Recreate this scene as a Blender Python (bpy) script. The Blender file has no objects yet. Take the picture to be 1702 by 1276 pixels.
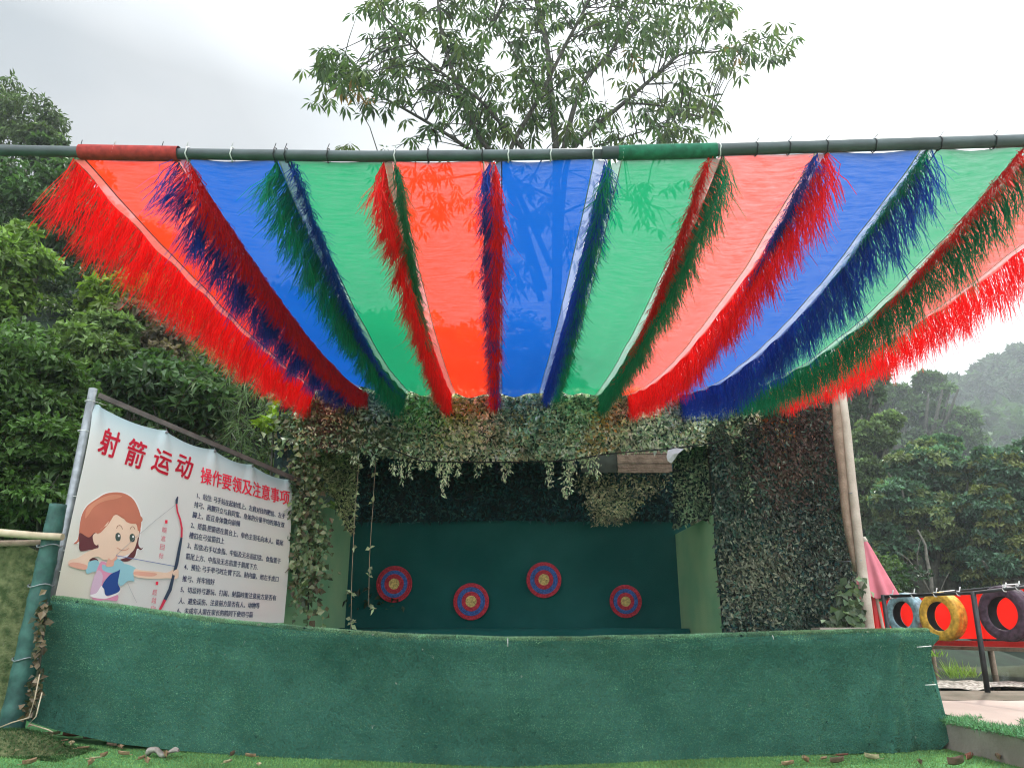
import bpy, bmesh, math, random
import numpy as np
from mathutils import Vector, Matrix
from mathutils.geometry import tessellate_polygon
R = math.radians
random.seed(7)
rng = np.random.default_rng(7)
sc = bpy.context.scene
col = sc.collection

# ------------------------------------------------------------------ camera
PITCH = 18.07
CAMZ = 0.95
FPX = 1278.0
cam = bpy.data.cameras.new('camera')
cam_o = bpy.data.objects.new('camera', cam); col.objects.link(cam_o)
cam.sensor_width = 36.0
cam.lens = FPX / 1702 * 36.0
cam.clip_end = 2000
cam.clip_start = 0.05
cam_o.location = (0, 0, CAMZ)
cam_o.rotation_euler = (R(90 + PITCH), 0, 0)
sc.camera = cam_o

# ------------------------------------------------------------------ world, sun, exposure
SUN_EL, SUN_AZ = 52.0, 38.0          # sun behind the range, to the right (azimuth from +y towards +x)
w = bpy.data.worlds.new('World'); sc.world = w; w.use_nodes = True
nt = w.node_tree; nt.nodes.clear()
def wn(t, **k):
    n = nt.nodes.new(t)
    for a, b in k.items(): setattr(n, a, b)
    return n
sky = wn('ShaderNodeTexSky', sky_type='NISHITA', sun_disc=False)
sky.sun_elevation = R(SUN_EL); sky.sun_rotation = R(SUN_AZ); sky.dust_density = 3.0
skym = wn('ShaderNodeVectorMath', operation='SCALE'); skym.inputs['Scale'].default_value = 0.07
nt.links.new(sky.outputs[0], skym.inputs[0])
tc = wn('ShaderNodeTexCoord')
sep = wn('ShaderNodeSeparateXYZ'); nt.links.new(tc.outputs['Generated'], sep.inputs[0])
mp = wn('ShaderNodeMapping'); mp.inputs['Scale'].default_value = (1.6, 1.6, 3.2); mp.inputs['Location'].default_value = (0.3, 0.9, 0.2)
nt.links.new(tc.outputs['Generated'], mp.inputs[0])
nz = wn('ShaderNodeTexNoise'); nz.inputs['Scale'].default_value = 1.5; nz.inputs['Detail'].default_value = 5; nz.inputs['Roughness'].default_value = 0.5
nt.links.new(mp.outputs[0], nz.inputs[0])
rmp = wn('ShaderNodeValToRGB')
rmp.color_ramp.elements[0].position = 0.36; rmp.color_ramp.elements[0].color = (0.70, 0.755, 0.79, 1)
rmp.color_ramp.elements[1].position = 0.66; rmp.color_ramp.elements[1].color = (0.93, 0.945, 0.95, 1)
nt.links.new(nz.outputs[0], rmp.inputs[0])
# brighter veil round the hidden sun and towards the zenith
sd = Vector((math.sin(R(SUN_AZ)) * math.cos(R(SUN_EL)), math.cos(R(SUN_AZ)) * math.cos(R(SUN_EL)), math.sin(R(SUN_EL))))
dt = wn('ShaderNodeVectorMath', operation='DOT_PRODUCT'); dt.inputs[1].default_value = sd
nrm = wn('ShaderNodeVectorMath', operation='NORMALIZE'); nt.links.new(tc.outputs['Generated'], nrm.inputs[0])
nt.links.new(nrm.outputs[0], dt.inputs[0])
glow = wn('ShaderNodeMapRange'); glow.inputs['From Min'].default_value = 0.70; glow.inputs['From Max'].default_value = 1.0
glow.inputs['To Min'].default_value = 0.0; glow.inputs['To Max'].default_value = 0.75
nt.links.new(dt.outputs['Value'], glow.inputs[0])
zen = wn('ShaderNodeMapRange'); zen.inputs['From Min'].default_value = 0.6; zen.inputs['From Max'].default_value = 1.0
zen.inputs['To Min'].default_value = 0.44; zen.inputs['To Max'].default_value = 2.4
nt.links.new(sep.outputs['Z'], zen.inputs[0])
bk = wn('ShaderNodeMapRange', interpolation_type='SMOOTHSTEP'); bk.inputs['From Min'].default_value = 0.15; bk.inputs['From Max'].default_value = -0.65
bk.inputs['To Min'].default_value = 0.0; bk.inputs['To Max'].default_value = 1.9       # added sky brightening behind the viewer, lights the sides facing the camera
nt.links.new(sep.outputs['Y'], bk.inputs[0])
add0 = wn('ShaderNodeMath', operation='ADD'); nt.links.new(glow.outputs[0], add0.inputs[0]); nt.links.new(bk.outputs[0], add0.inputs[1])
add = wn('ShaderNodeMath', operation='ADD'); nt.links.new(add0.outputs[0], add.inputs[0]); nt.links.new(zen.outputs[0], add.inputs[1])
cl = wn('ShaderNodeVectorMath', operation='SCALE'); nt.links.new(rmp.outputs[0], cl.inputs[0]); nt.links.new(add.outputs[0], cl.inputs['Scale'])
mx = wn('ShaderNodeMix', data_type='RGBA'); mx.inputs[0].default_value = 0.88
nt.links.new(skym.outputs[0], mx.inputs[6]); nt.links.new(cl.outputs[0], mx.inputs[7])
bg = wn('ShaderNodeBackground'); nt.links.new(mx.outputs[2], bg.inputs[0]); bg.inputs[1].default_value = 1.0
ow = wn('ShaderNodeOutputWorld'); nt.links.new(bg.outputs[0], ow.inputs[0])

sun = bpy.data.lights.new('sun', 'SUN'); sun.energy = 2.2; sun.angle = R(3); sun.color = (1.0, 0.95, 0.86)
sun_o = bpy.data.objects.new('sun', sun); col.objects.link(sun_o)
sun_o.rotation_euler = (-sd).to_track_quat('-Z', 'Y').to_euler()
sun_o.location = (10, 10, 30)
sc.view_settings.view_transform = 'Standard'
sc.view_settings.look = 'None'
sc.view_settings.exposure = 0.75
sc.view_settings.gamma = 1.0
try:
    sc.cycles.filter_width = 1.15
    sc.cycles.transparent_max_bounces = 24
    sc.cycles.max_bounces = 8
    sc.cycles.volume_bounces = 2
except Exception: pass

# ------------------------------------------------------------------ helpers
cp, sp = math.cos(R(PITCH)), math.sin(R(PITCH))
def ray(px, py):
    u = (px - 851) / FPX; v = -(py - 638) / FPX
    return Vector((u, cp - v * sp, sp + v * cp))
def at(px, py, Y):
    d = ray(px, py); return Vector((0, 0, CAMZ)) + d * (Y / d.y)
def atz(px, py, z):
    d = ray(px, py); return Vector((0, 0, CAMZ)) + d * ((z - CAMZ) / d.z)
def on_plane(px, py, p0, n):
    d = ray(px, py); o = Vector((0, 0, CAMZ)); return o + d * ((p0 - o).dot(n) / d.dot(n))
def lerp(a, b, t): return a + (b - a) * t
def interp(x, xs, ys): return float(np.interp(x, xs, ys))

def tag(o, label=None, cat=None, group=None, kind=None):
    if label: o['label'] = label
    if cat: o['category'] = cat
    if group: o['group'] = group
    if kind: o['kind'] = kind
    return o
def empty(name, loc, rz=0.0):
    o = bpy.data.objects.new(name, None); col.objects.link(o)
    o.location = loc; o.rotation_euler = (0, 0, rz); o.empty_display_size = 0.2
    return o
def link(name, me, parent=None):
    o = bpy.data.objects.new(name, me); col.objects.link(o)
    if parent is not None:
        o.parent = parent
        # parts are authored in world space
        o.matrix_parent_inverse = Matrix.Translation(parent.location).inverted() if parent.parent is None else parent.matrix_parent_inverse @ Matrix.Identity(4)
    return o
def root_local(o):   # parts of copied things are authored around the origin
    o.matrix_parent_inverse = Matrix.Identity(4); return o

class MB:
    def __init__(s): s.v = []; s.f = []; s.m = []; s.sm = []; s.mi = 0
    def add(s, vs, fs, smooth=False):
        b = len(s.v); s.v += [tuple(x) for x in vs]
        for f in fs: s.f.append([i + b for i in f]); s.m.append(s.mi); s.sm.append(smooth)
        return s
    def box(s, c, d, M=None):
        hx, hy, hz = d[0] / 2, d[1] / 2, d[2] / 2
        vs = [Vector((x, y, z)) for x in (-hx, hx) for y in (-hy, hy) for z in (-hz, hz)]
        if M is not None: vs = [M @ p for p in vs]
        vs = [p + Vector(c) for p in vs]
        return s.add(vs, [(0, 1, 3, 2), (4, 6, 7, 5), (0, 4, 5, 1), (2, 3, 7, 6), (0, 2, 6, 4), (1, 5, 7, 3)])
    def tube(s, pts, rad, n=8, cap=True):
        pts = [Vector(p) for p in pts]
        if not hasattr(rad, '__len__'): rad = [rad] * len(pts)
        rings = []; vs = []; up = Vector((0.31, 0.27, 0.91)).normalized()
        for i, p in enumerate(pts):
            t = (pts[min(i + 1, len(pts) - 1)] - pts[max(i - 1, 0)])
            if t.length < 1e-9: t = Vector((0, 0, 1))
            t.normalize()
            a = t.cross(up)
            if a.length < 0.1: a = t.cross(Vector((1, 0, 0)))
            a.normalize(); b = t.cross(a)
            up = -a.cross(t) if False else up
            for k in range(n):
                an = 2 * math.pi * k / n
                vs.append(p + (a * math.cos(an) + b * math.sin(an)) * rad[i])
        fs = []
        for i in range(len(pts) - 1):
            for k in range(n):
                fs.append((i * n + k, i * n + (k + 1) % n, (i + 1) * n + (k + 1) % n, (i + 1) * n + k))
        s.add(vs, fs, True)
        if cap:
            b = len(s.v) - len(vs)
            s.f.append([b + k for k in range(n)][::-1]); s.m.append(s.mi); s.sm.append(False)
            s.f.append([b + (len(pts) - 1) * n + k for k in range(n)]); s.m.append(s.mi); s.sm.append(False)
        return s
    def lathe(s, prof, c, axis=Vector((0, 0, 1)), n=32, closed=False):
        # prof: list of (radius, height along axis)
        axis = Vector(axis).normalized(); q = axis.to_track_quat('Z', 'Y').to_matrix()
        vs = []; m = len(prof)
        for k in range(n):
            a = 2 * math.pi * k / n
            for r, h in prof: vs.append(Vector(c) + q @ Vector((r * math.cos(a), r * math.sin(a), h)))
        fs = []
        for k in range(n):
            for j in range(m if closed else m - 1):
                j2 = (j + 1) % m; k2 = (k + 1) % n
                fs.append((k * m + j, k2 * m + j, k2 * m + j2, k * m + j2))
        return s.add(vs, fs, True)
    def grid(s, fn, na, nb, smooth=True, wrap=False):
        vs = [fn(i / (na - 1), j / (nb - 1)) for i in range(na) for j in range(nb)]
        fs = [(i * nb + j, (i + 1) * nb + j, (i + 1) * nb + j + 1, i * nb + j + 1) for i in range(na - 1) for j in range(nb - 1)]
        return s.add(vs, fs, smooth)
    def build(s, name, mats, parent=None):
        me = bpy.data.meshes.new(name); me.from_pydata(s.v, [], s.f)
        for m in (mats if isinstance(mats, (list, tuple)) else [mats]): me.materials.append(m)
        me.polygons.foreach_set('material_index', s.m); me.polygons.foreach_set('use_smooth', s.sm)
        me.update(); return link(name, me, parent)

def np_mesh(name, V, F, mats, parent=None, tint=None, smooth=False, midx=None):
    V = np.asarray(V, dtype=np.float32); F = np.asarray(F, dtype=np.int32)
    me = bpy.data.meshes.new(name); k = F.shape[1]
    me.vertices.add(len(V)); me.vertices.foreach_set('co', V.ravel())
    me.loops.add(F.size); me.loops.foreach_set('vertex_index', F.ravel())
    me.polygons.add(len(F)); me.polygons.foreach_set('loop_start', np.arange(0, F.size, k, dtype=np.int32))
    try: me.polygons.foreach_set('loop_total', np.full(len(F), k, dtype=np.int32))
    except Exception: pass
    if tint is not None:
        a = me.attributes.new('tint', 'FLOAT_COLOR', 'POINT')
        c = np.ones((len(V), 4), dtype=np.float32); c[:, :3] = tint
        a.data.foreach_set('color', c.ravel())
    for m in (mats if isinstance(mats, (list, tuple)) else [mats]): me.materials.append(m)
    if midx is not None: me.polygons.foreach_set('material_index', np.asarray(midx, dtype=np.int32))
    me.polygons.foreach_set('use_smooth', np.full(len(F), smooth))
    me.update(calc_edges=True); me.validate(verbose=False)
    return link(name, me, parent)

def unit(a):
    return a / np.maximum(np.linalg.norm(a, axis=1, keepdims=True), 1e-9)
def leaf_quads(P, D, N, L, W, fold=0.25, wide=0.42):
    """diamond leaves: P base points, D tip directions, N rough normals"""
    D = unit(D); S = unit(np.cross(D, N)); N2 = np.cross(S, D)
    L = np.broadcast_to(L, (len(P),))[:, None]; W = np.broadcast_to(W, (len(P),))[:, None]
    a = P; b = P + D * L * wide + S * W * 0.5 + N2 * W * fold; c = P + D * L - N2 * L * 0.08; d = P + D * L * wide - S * W * 0.5 + N2 * W * fold
    V = np.stack([a, b, c, d], 1).reshape(-1, 3)
    F = np.arange(len(V)).reshape(-1, 4)
    return V, F
def rdirs(n, r=rng): return unit(r.normal(size=(n, 3)))

# cheap smooth 3-d value noise (for shaping only)
_perm = np.random.default_rng(3).random((64, 64, 64)).astype(np.float32)
def vnoise(P):
    P = np.asarray(P, dtype=np.float64); i = np.floor(P).astype(int); f = P - i; f = f * f * (3 - 2 * f); o = 0
    for dx in (0, 1):
        for dy in (0, 1):
            for dz in (0, 1):
                wgt = (f[..., 0] if dx else 1 - f[..., 0]) * (f[..., 1] if dy else 1 - f[..., 1]) * (f[..., 2] if dz else 1 - f[..., 2])
                o = o + wgt * _perm[(i[..., 0] + dx) % 64, (i[..., 1] + dy) % 64, (i[..., 2] + dz) % 64]
    return o
def vn1(x, y, z): return float(vnoise(np.array([[x, y, z]]))[0])

# ------------------------------------------------------------------ materials
def mat(name):
    m = bpy.data.materials.new(name); m.use_nodes = True; m.node_tree.nodes.clear()
    t = m.node_tree
    def N(ty, **k):
        n = t.nodes.new(ty)
        for a, b in k.items():
            if a.startswith('i_'): n.inputs[a[2:].replace('_', ' ')].default_value = b
            else: setattr(n, a, b)
        return n
    def Lk(a, b): t.links.new(a, b)
    out = N('ShaderNodeOutputMaterial')
    return m, N, Lk, out
def c4(c): return (c[0], c[1], c[2], 1)
def plain(name, c, rough=0.7, metal=0.0, var=0.25, scale=8.0, bump=0.0, bscale=40.0, c2=None, spec=0.3, det=6, thr=(0.35, 0.7)):
    m, N, Lk, out = mat(name)
    p = N('ShaderNodeBsdfPrincipled'); p.inputs['Roughness'].default_value = rough; p.inputs['Metallic'].default_value = metal
    p.inputs['Specular IOR Level'].default_value = spec
    tc = N('ShaderNodeTexCoord'); n = N('ShaderNodeTexNoise'); n.inputs['Scale'].default_value = scale; n.inputs['Detail'].default_value = det
    Lk(tc.outputs['Object'], n.inputs[0])
    r = N('ShaderNodeValToRGB'); r.color_ramp.elements[0].position = thr[0]; r.color_ramp.elements[1].position = thr[1]
    if c2 is None: c2 = tuple(min(1, x * (1 + var)) for x in c); c1 = tuple(x * (1 - var) for x in c)
    else: c1 = c
    r.color_ramp.elements[0].color = c4(c1); r.color_ramp.elements[1].color = c4(c2)
    Lk(n.outputs[0], r.inputs[0]); Lk(r.outputs[0], p.inputs['Base Color'])
    if bump:
        n2 = N('ShaderNodeTexNoise'); n2.inputs['Scale'].default_value = bscale; n2.inputs['Detail'].default_value = 6
        Lk(tc.outputs['Object'], n2.inputs[0]); b = N('ShaderNodeBump'); b.inputs['Strength'].default_value = bump; b.inputs['Distance'].default_value = 0.02
        Lk(n2.outputs[0], b.inputs['Height']); Lk(b.outputs[0], p.inputs['Normal'])
    Lk(p.outputs[0], out.inputs[0]); return m
def leafmat(name, trans=0.35, gloss=0.35, rough=0.45, var=0.35):
    """colour from the point attribute «tint», varied leaf by leaf"""
    m, N, Lk, out = mat(name)
    a = N('ShaderNodeAttribute', attribute_name='tint'); g = N('ShaderNodeNewGeometry')
    mr = N('ShaderNodeMapRange'); mr.inputs['To Min'].default_value = 1 - var; mr.inputs['To Max'].default_value = 1 + var
    Lk(g.outputs['Random Per Island'], mr.inputs[0])
    v = N('ShaderNodeVectorMath', operation='SCALE'); Lk(a.outputs['Color'], v.inputs[0]); Lk(mr.outputs[0], v.inputs['Scale'])
    p = N('ShaderNodeBsdfPrincipled'); p.inputs['Roughness'].default_value = rough; p.inputs['Specular IOR Level'].default_value = gloss
    Lk(v.outputs[0], p.inputs['Base Color'])
    tr = N('ShaderNodeBsdfTranslucent'); v2 = N('ShaderNodeVectorMath', operation='MULTIPLY'); v2.inputs[1].default_value = (1.3, 1.5, 0.6)
    Lk(v.outputs[0], v2.inputs[0]); Lk(v2.outputs[0], tr.inputs[0])
    mx = N('ShaderNodeMixShader'); mx.inputs[0].default_value = trans
    Lk(p.outputs[0], mx.inputs[1]); Lk(tr.outputs[0], mx.inputs[2]); Lk(mx.outputs[0], out.inputs[0]); return m
def clothmat(name, c, tmin, tmax):
    """open knitted shade net: colour plus see-through gaps, denser and looser in bands across the strip"""
    m, N, Lk, out = mat(name)
    uv = N('ShaderNodeUVMap'); mp = N('ShaderNodeMapping'); mp.inputs['Scale'].default_value = (12.0, 520.0, 1.0); Lk(uv.outputs[0], mp.inputs[0])
    n = N('ShaderNodeTexNoise'); n.inputs['Scale'].default_value = 1.0; n.inputs['Detail'].default_value = 4; n.inputs['Distortion'].default_value = 0.8; Lk(mp.outputs[0], n.inputs[0])
    mp2 = N('ShaderNodeMapping'); mp2.inputs['Scale'].default_value = (3.0, 210.0, 1.0); mp2.inputs['Rotation'].default_value = (0, 0, .02); Lk(uv.outputs[0], mp2.inputs[0])
    n2 = N('ShaderNodeTexNoise'); n2.inputs['Scale'].default_value = 1.0; n2.inputs['Detail'].default_value = 2; Lk(mp2.outputs[0], n2.inputs[0])
    ad = N('ShaderNodeMath', operation='ADD'); Lk(n.outputs[0], ad.inputs[0]); Lk(n2.outputs[0], ad.inputs[1])
    mr = N('ShaderNodeMapRange'); mr.inputs['From Min'].default_value = 0.60; mr.inputs['From Max'].default_value = 1.40
    mr.inputs['To Min'].default_value = tmin; mr.inputs['To Max'].default_value = tmax; Lk(ad.outputs[0], mr.inputs[0])
    d = N('ShaderNodeBsdfDiffuse'); d.inputs[0].default_value = c4(c)
    t = N('ShaderNodeBsdfTranslucent'); t.inputs[0].default_value = c4(c)
    m1 = N('ShaderNodeMixShader'); m1.inputs[0].default_value = 0.62; Lk(d.outputs[0], m1.inputs[1]); Lk(t.outputs[0], m1.inputs[2])
    tp = N('ShaderNodeBsdfTransparent')
    m2 = N('ShaderNodeMixShader'); Lk(mr.outputs[0], m2.inputs[0]); Lk(m1.outputs[0], m2.inputs[1]); Lk(tp.outputs[0], m2.inputs[2])
    Lk(m2.outputs[0], out.inputs[0]); return m
def fringemat(name, c, trans=0.5):
    m, N, Lk, out = mat(name)
    g = N('ShaderNodeNewGeometry'); mr = N('ShaderNodeMapRange'); mr.inputs['To Min'].default_value = 0.7; mr.inputs['To Max'].default_value = 1.25
    Lk(g.outputs['Random Per Island'], mr.inputs[0])
    rgb = N('ShaderNodeRGB'); rgb.outputs[0].default_value = c4(c)
    v = N('ShaderNodeVectorMath', operation='SCALE'); Lk(rgb.outputs[0], v.inputs[0]); Lk(mr.outputs[0], v.inputs['Scale'])
    p = N('ShaderNodeBsdfPrincipled'); p.inputs['Roughness'].default_value = 0.5; p.inputs['Specular IOR Level'].default_value = 0.3; Lk(v.outputs[0], p.inputs['Base Color'])
    t = N('ShaderNodeBsdfTranslucent'); Lk(v.outputs[0], t.inputs[0])
    m1 = N('ShaderNodeMixShader'); m1.inputs[0].default_value = trans; Lk(p.outputs[0], m1.inputs[1]); Lk(t.outputs[0], m1.inputs[2]); Lk(m1.outputs[0], out.inputs[0]); return m

M = {}
M['leaf'] = leafmat('foliage_leaves', gloss=.35, trans=.28, var=.5)
M['leaf_matt'] = leafmat('foliage_matt', trans=0.3, gloss=0.15, rough=0.7)
M['camo'] = leafmat('camouflage_scraps', trans=0.15, gloss=0.2, rough=0.6, var=0.4)
M['netback'] = plain('camouflage_net_backing', (0.010, 0.026, 0.026), 0.9, var=0.5, scale=14, bump=0.5, bscale=60)
M['bark'] = plain('tree_bark', (0.055, 0.055, 0.042), 0.9, var=0.45, scale=9, bump=0.6, bscale=30)
M['bark_pale'] = plain('pale_bark', (0.13, 0.12, 0.10), 0.9, var=0.4, scale=9, bump=0.6, bscale=30)
M['turf'] = plain('counter_turf', (0.034, 0.13, 0.096), 0.9, scale=3.0, c2=(0.055, 0.175, 0.13), bump=0.8, bscale=160, spec=0.15, det=9)
M['turfblade'] = leafmat('turf_blades', trans=0.15, gloss=0.12, rough=0.7, var=0.4)
M['lawn'] = plain('lawn_turf', (0.085, 0.26, 0.095), 0.9, scale=2.0, c2=(0.13, 0.34, 0.13), bump=0.8, bscale=150, spec=0.15, det=9)
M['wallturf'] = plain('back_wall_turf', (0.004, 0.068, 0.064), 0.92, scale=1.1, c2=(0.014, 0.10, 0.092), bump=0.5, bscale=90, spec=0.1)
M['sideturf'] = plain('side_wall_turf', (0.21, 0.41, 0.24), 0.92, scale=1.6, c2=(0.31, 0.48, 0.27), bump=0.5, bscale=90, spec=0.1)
M['moss'] = plain('mossy_turf', (0.040, 0.062, 0.025), 0.95, scale=14, c2=(0.15, 0.165, 0.08), bump=0.8, bscale=50, spec=0.1)
M['soil'] = plain('hill_soil', (0.010, 0.022, 0.012), 0.95, var=0.5, scale=2, bump=0.4)
M['steel'] = plain('painted_steel', (0.055, 0.075, 0.078), 0.5, metal=0.25, var=0.25, scale=6, spec=0.5, bump=0.1)
M['darksteel'] = plain('dark_steel', (0.025, 0.028, 0.032), 0.5, metal=0.3, var=0.4, scale=10, spec=0.5)
M['greysteel'] = plain('grey_galvanised', (0.23, 0.25, 0.27), 0.45, metal=0.5, var=0.25, scale=12, spec=0.5)
M['wood'] = plain('weathered_wood', (0.20, 0.145, 0.105), 0.85, scale=6, c2=(0.33, 0.25, 0.19), bump=0.6, bscale=45)
M['railwood'] = plain('grey_rail', (.10, .085, .08), .7, var=.3, scale=8)
M['palewood'] = plain('pale_stripped_wood', (0.38, 0.33, 0.27), 0.8, scale=5, c2=(0.52, 0.46, 0.39), bump=0.4, bscale=40)
M['bamboo'] = plain('green_painted_bamboo', (0.010, 0.048, 0.042), 0.6, scale=9, c2=(0.035, 0.12, 0.10), bump=0.3, bscale=25, spec=0.4)
M['bamboodry'] = plain('dry_bamboo', (0.35, 0.28, 0.19), 0.6, scale=7, c2=(0.5, 0.42, 0.3), bump=0.2, bscale=25)
M['tie'] = plain('white_tie', (0.55, 0.56, 0.55), 0.6, var=0.2)
M['cable'] = plain('black_cable', (0.012, 0.014, 0.016), 0.6, var=0.3)
M['mat'] = plain('brown_board', (0.19, 0.125, 0.09), 0.85, scale=9, c2=(0.34, 0.24, 0.18), bump=0.7, bscale=30)
M['greyboard'] = plain('grey_board', (0.06, 0.068, 0.055), 0.85, var=0.3)
M['timber'] = plain('roof_timber', (0.03, 0.028, 0.022), 0.9, var=0.4)
M['whitecloth'] = plain('white_rag', (0.62, 0.62, 0.64), 0.8, var=0.15)
M['greycloth'] = plain('grey_rag', (.30, .28, .25), .85, var=.4, scale=20)
M['concrete'] = plain('concrete', (0.27, 0.235, 0.205), 0.9, scale=4, c2=(0.39, 0.34, 0.305), bump=0.35, bscale=35)
M['path'] = plain('pinkish_path', (0.32, 0.25, 0.215), 0.9, scale=1.2, c2=(0.45, 0.355, 0.31), bump=0.2, bscale=40)
M['dirt'] = plain('damp_dirt', (0.10, 0.085, 0.06), 0.95, scale=2.5, c2=(0.19, 0.155, 0.12), bump=0.5, bscale=30)
M['gravel'] = plain('gravel_bank', (0.16, 0.14, 0.115), 0.95, scale=22, c2=(0.50, 0.46, 0.41), bump=1.0, bscale=55, thr=(0.42, 0.6))
M['redpanel'] = fringemat('red_sheet', (0.80, 0.014, 0.008), .55)
M['redplastic'] = plain('red_plastic', (0.70, 0.03, 0.03), 0.35, var=0.06)
M['umbrella'] = plain('faded_red_fabric', (0.56, 0.17, 0.21), 0.8, var=0.12, scale=4)
M['tyre_blue'] = plain('blue_grey_paint', (0.20, 0.32, 0.37), 0.55, var=0.38, scale=16, bump=0.5, bscale=26)
M['tyre_yellow'] = plain('yellow_paint', (0.60, 0.36, 0.05), 0.55, var=0.38, scale=16, bump=0.5, bscale=26)
M['tyre_purple'] = plain('purple_paint', (0.060, 0.036, 0.055), 0.5, var=0.45, scale=16, bump=0.5, bscale=26)
M['tyre_in'] = plain('black_rubber', (0.018, 0.018, 0.02), 0.7, var=0.3)
M['rope_red'] = plain('red_rope', (0.52, 0.040, 0.065), 0.85, var=0.35, scale=40, bump=0.6, bscale=120)
M['rope_blue'] = plain('blue_rope', (0.055, 0.14, 0.42), 0.85, var=0.4, scale=40, bump=0.6, bscale=120)
M['rope_gold'] = plain('straw_rope', (0.66, 0.52, 0.20), 0.85, var=0.35, scale=40, bump=0.6, bscale=120)
def water_mat():
    m, N, Lk, out = mat('pond_water')
    p = N('ShaderNodeBsdfPrincipled'); p.inputs['Base Color'].default_value = (0.10, 0.105, 0.06, 1); p.inputs['Roughness'].default_value = 0.12
    tc = N('ShaderNodeTexCoord'); n = N('ShaderNodeTexNoise'); n.inputs['Scale'].default_value = 2.2; n.inputs['Detail'].default_value = 4; Lk(tc.outputs['Object'], n.inputs[0])
    b = N('ShaderNodeBump'); b.inputs['Strength'].default_value = 0.15; b.inputs['Distance'].default_value = 0.05; Lk(n.outputs[0], b.inputs['Height']); Lk(b.outputs[0], p.inputs['Normal'])
    Lk(p.outputs[0], out.inputs[0]); return m
M['water'] = water_mat()
COL = {'red': (0.86, 0.040, 0.010), 'blue': (0.004, 0.082, 0.38), 'green': (0.010, 0.255, 0.108)}
M['sleeve_red'] = plain('red_net_sleeve', (.30, .03, .025), .8, var=.3, scale=30)
M['sleeve_green'] = plain('green_net_sleeve', (.010, .12, .065), .8, var=.3, scale=30)
FRC = {'red': (0.95, 0.018, 0.018), 'blue': (0.012, 0.075, 0.46), 'green': (0.008, 0.29, 0.14)}
for k in COL:
    M['cloth_' + k] = clothmat(k + '_shade_cloth', COL[k], *{'red': (.02, .20), 'blue': (.0, .12), 'green': (.02, .16)}[k])
    M['skypale_' + k] = clothmat(k + '_skypale_shade_cloth', COL[k], *{'red': (.06, .31), 'blue': (.01, .13), 'green': (.04, .22)}[k])  # paler, more see-through copy: brighter sky over the pond half put into the cloth
    hc = tuple(0.7 * x + 0.13 for x in COL[k])
    M['hem_' + k] = clothmat(k + '_hem_tape', hc, 0.10, 0.42)
    M['fringe_' + k] = fringemat(k + '_fringe', FRC[k], .68)

# ------------------------------------------------------------------ ground
def gz(x, y):
    return interp(x, [-9, -4.5, -3.2, 0, 3.3, 5], [0.5, 0.14, 0.04, -0.06, 0.03, 0.05])
gm = MB()
xs = list(np.linspace(-9, 3.72, 60)); ys = list(np.linspace(-6, 12.4, 60))
gm.grid(lambda a, b: (lerp(-9, 3.72, a), lerp(-6, 12.4, b), gz(lerp(-9, 3.72, a), 0)), 70, 50)
g = gm.build('turf_lawn', M['lawn']); tag(g, kind='structure')
fg = MB(); fg.add([(-220, -60, -0.75), (220, -60, -0.75), (220, 330, -0.75), (-220, 330, -0.75)], [(0, 1, 2, 3)])
tag(fg.build('ground', M['dirt']), kind='structure')

def blades(name, P, Nn, L, Wd, tints, parent=None, m='turfblade', spread=0.8):
    n = len(P); D = unit(Nn + rdirs(n) * spread)
    S = unit(np.cross(D, rdirs(n)))
    L = (L * rng.uniform(0.6, 1.3, n))[:, None]
    V = np.stack([P - S * Wd * 0.5, P + S * Wd * 0.5, P + D * L], 1).reshape(-1, 3)
    F = np.arange(len(V)).reshape(-1, 3)
    return np_mesh(name, V, F, M[m], parent, tint=np.repeat(tints, 3, 0))
# short pile of the lawn in front of the counter
n = 150000
px = rng.uniform(-6.0, 3.7, n); py = rng.uniform(4.6, 7.1, n)
pz = np.interp(px, [-9, -4.5, -3.2, 0, 3.3, 5], [0.5, 0.14, 0.04, -0.06, 0.03, 0.05])
P = np.stack([px, py, pz], 1)
t = np.array([0.150, 0.290, 0.100]) * (0.7 + 0.6 * vnoise(P * 3))[:, None] * rng.uniform(0.75, 1.25, (n, 1)) + np.array([0.02, 0.0, 0]) * rng.random((n, 1))
o = blades('turf_pile', P, np.tile([0, 0, 1.0], (n, 1)), 0.016, 0.005, t); tag(o, kind='stuff')

# ------------------------------------------------------------------ counter wrapped in turf
TOPX = [85, 140, 200, 300, 400, 600, 840, 1000, 1200, 1400, 1545]
TOPY = [989, 996, 1006, 1020, 1033, 1050, 1060, 1058, 1053, 1047, 1044]
BOTX = [52, 110, 200, 300, 400, 600, 840, 1000, 1200, 1400, 1575]
BOTY = [1196, 1215, 1234, 1245, 1253, 1265, 1272, 1271, 1266, 1256, 1244]
def cfront(s):
    """s 0..1 along the counter: bottom and top points of its front"""
    bx = lerp(52, 1575, s); by = interp(bx, BOTX, BOTY)
    g0 = gz((bx - 851) / 1278 * 6.4, 0)
    b = atz(bx, by, g0 - 0.01)
    Y = interp(s, [0, 0.5, 1], [7.15, 6.88, 7.12]); b = at(bx, by, Y)
    tx = lerp(85, 1545, s); ty = interp(tx, TOPX, TOPY)
    return b, at(tx, ty, Y - 0.02)
CS = [cfront(i / 120) for i in range(121)]
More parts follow.
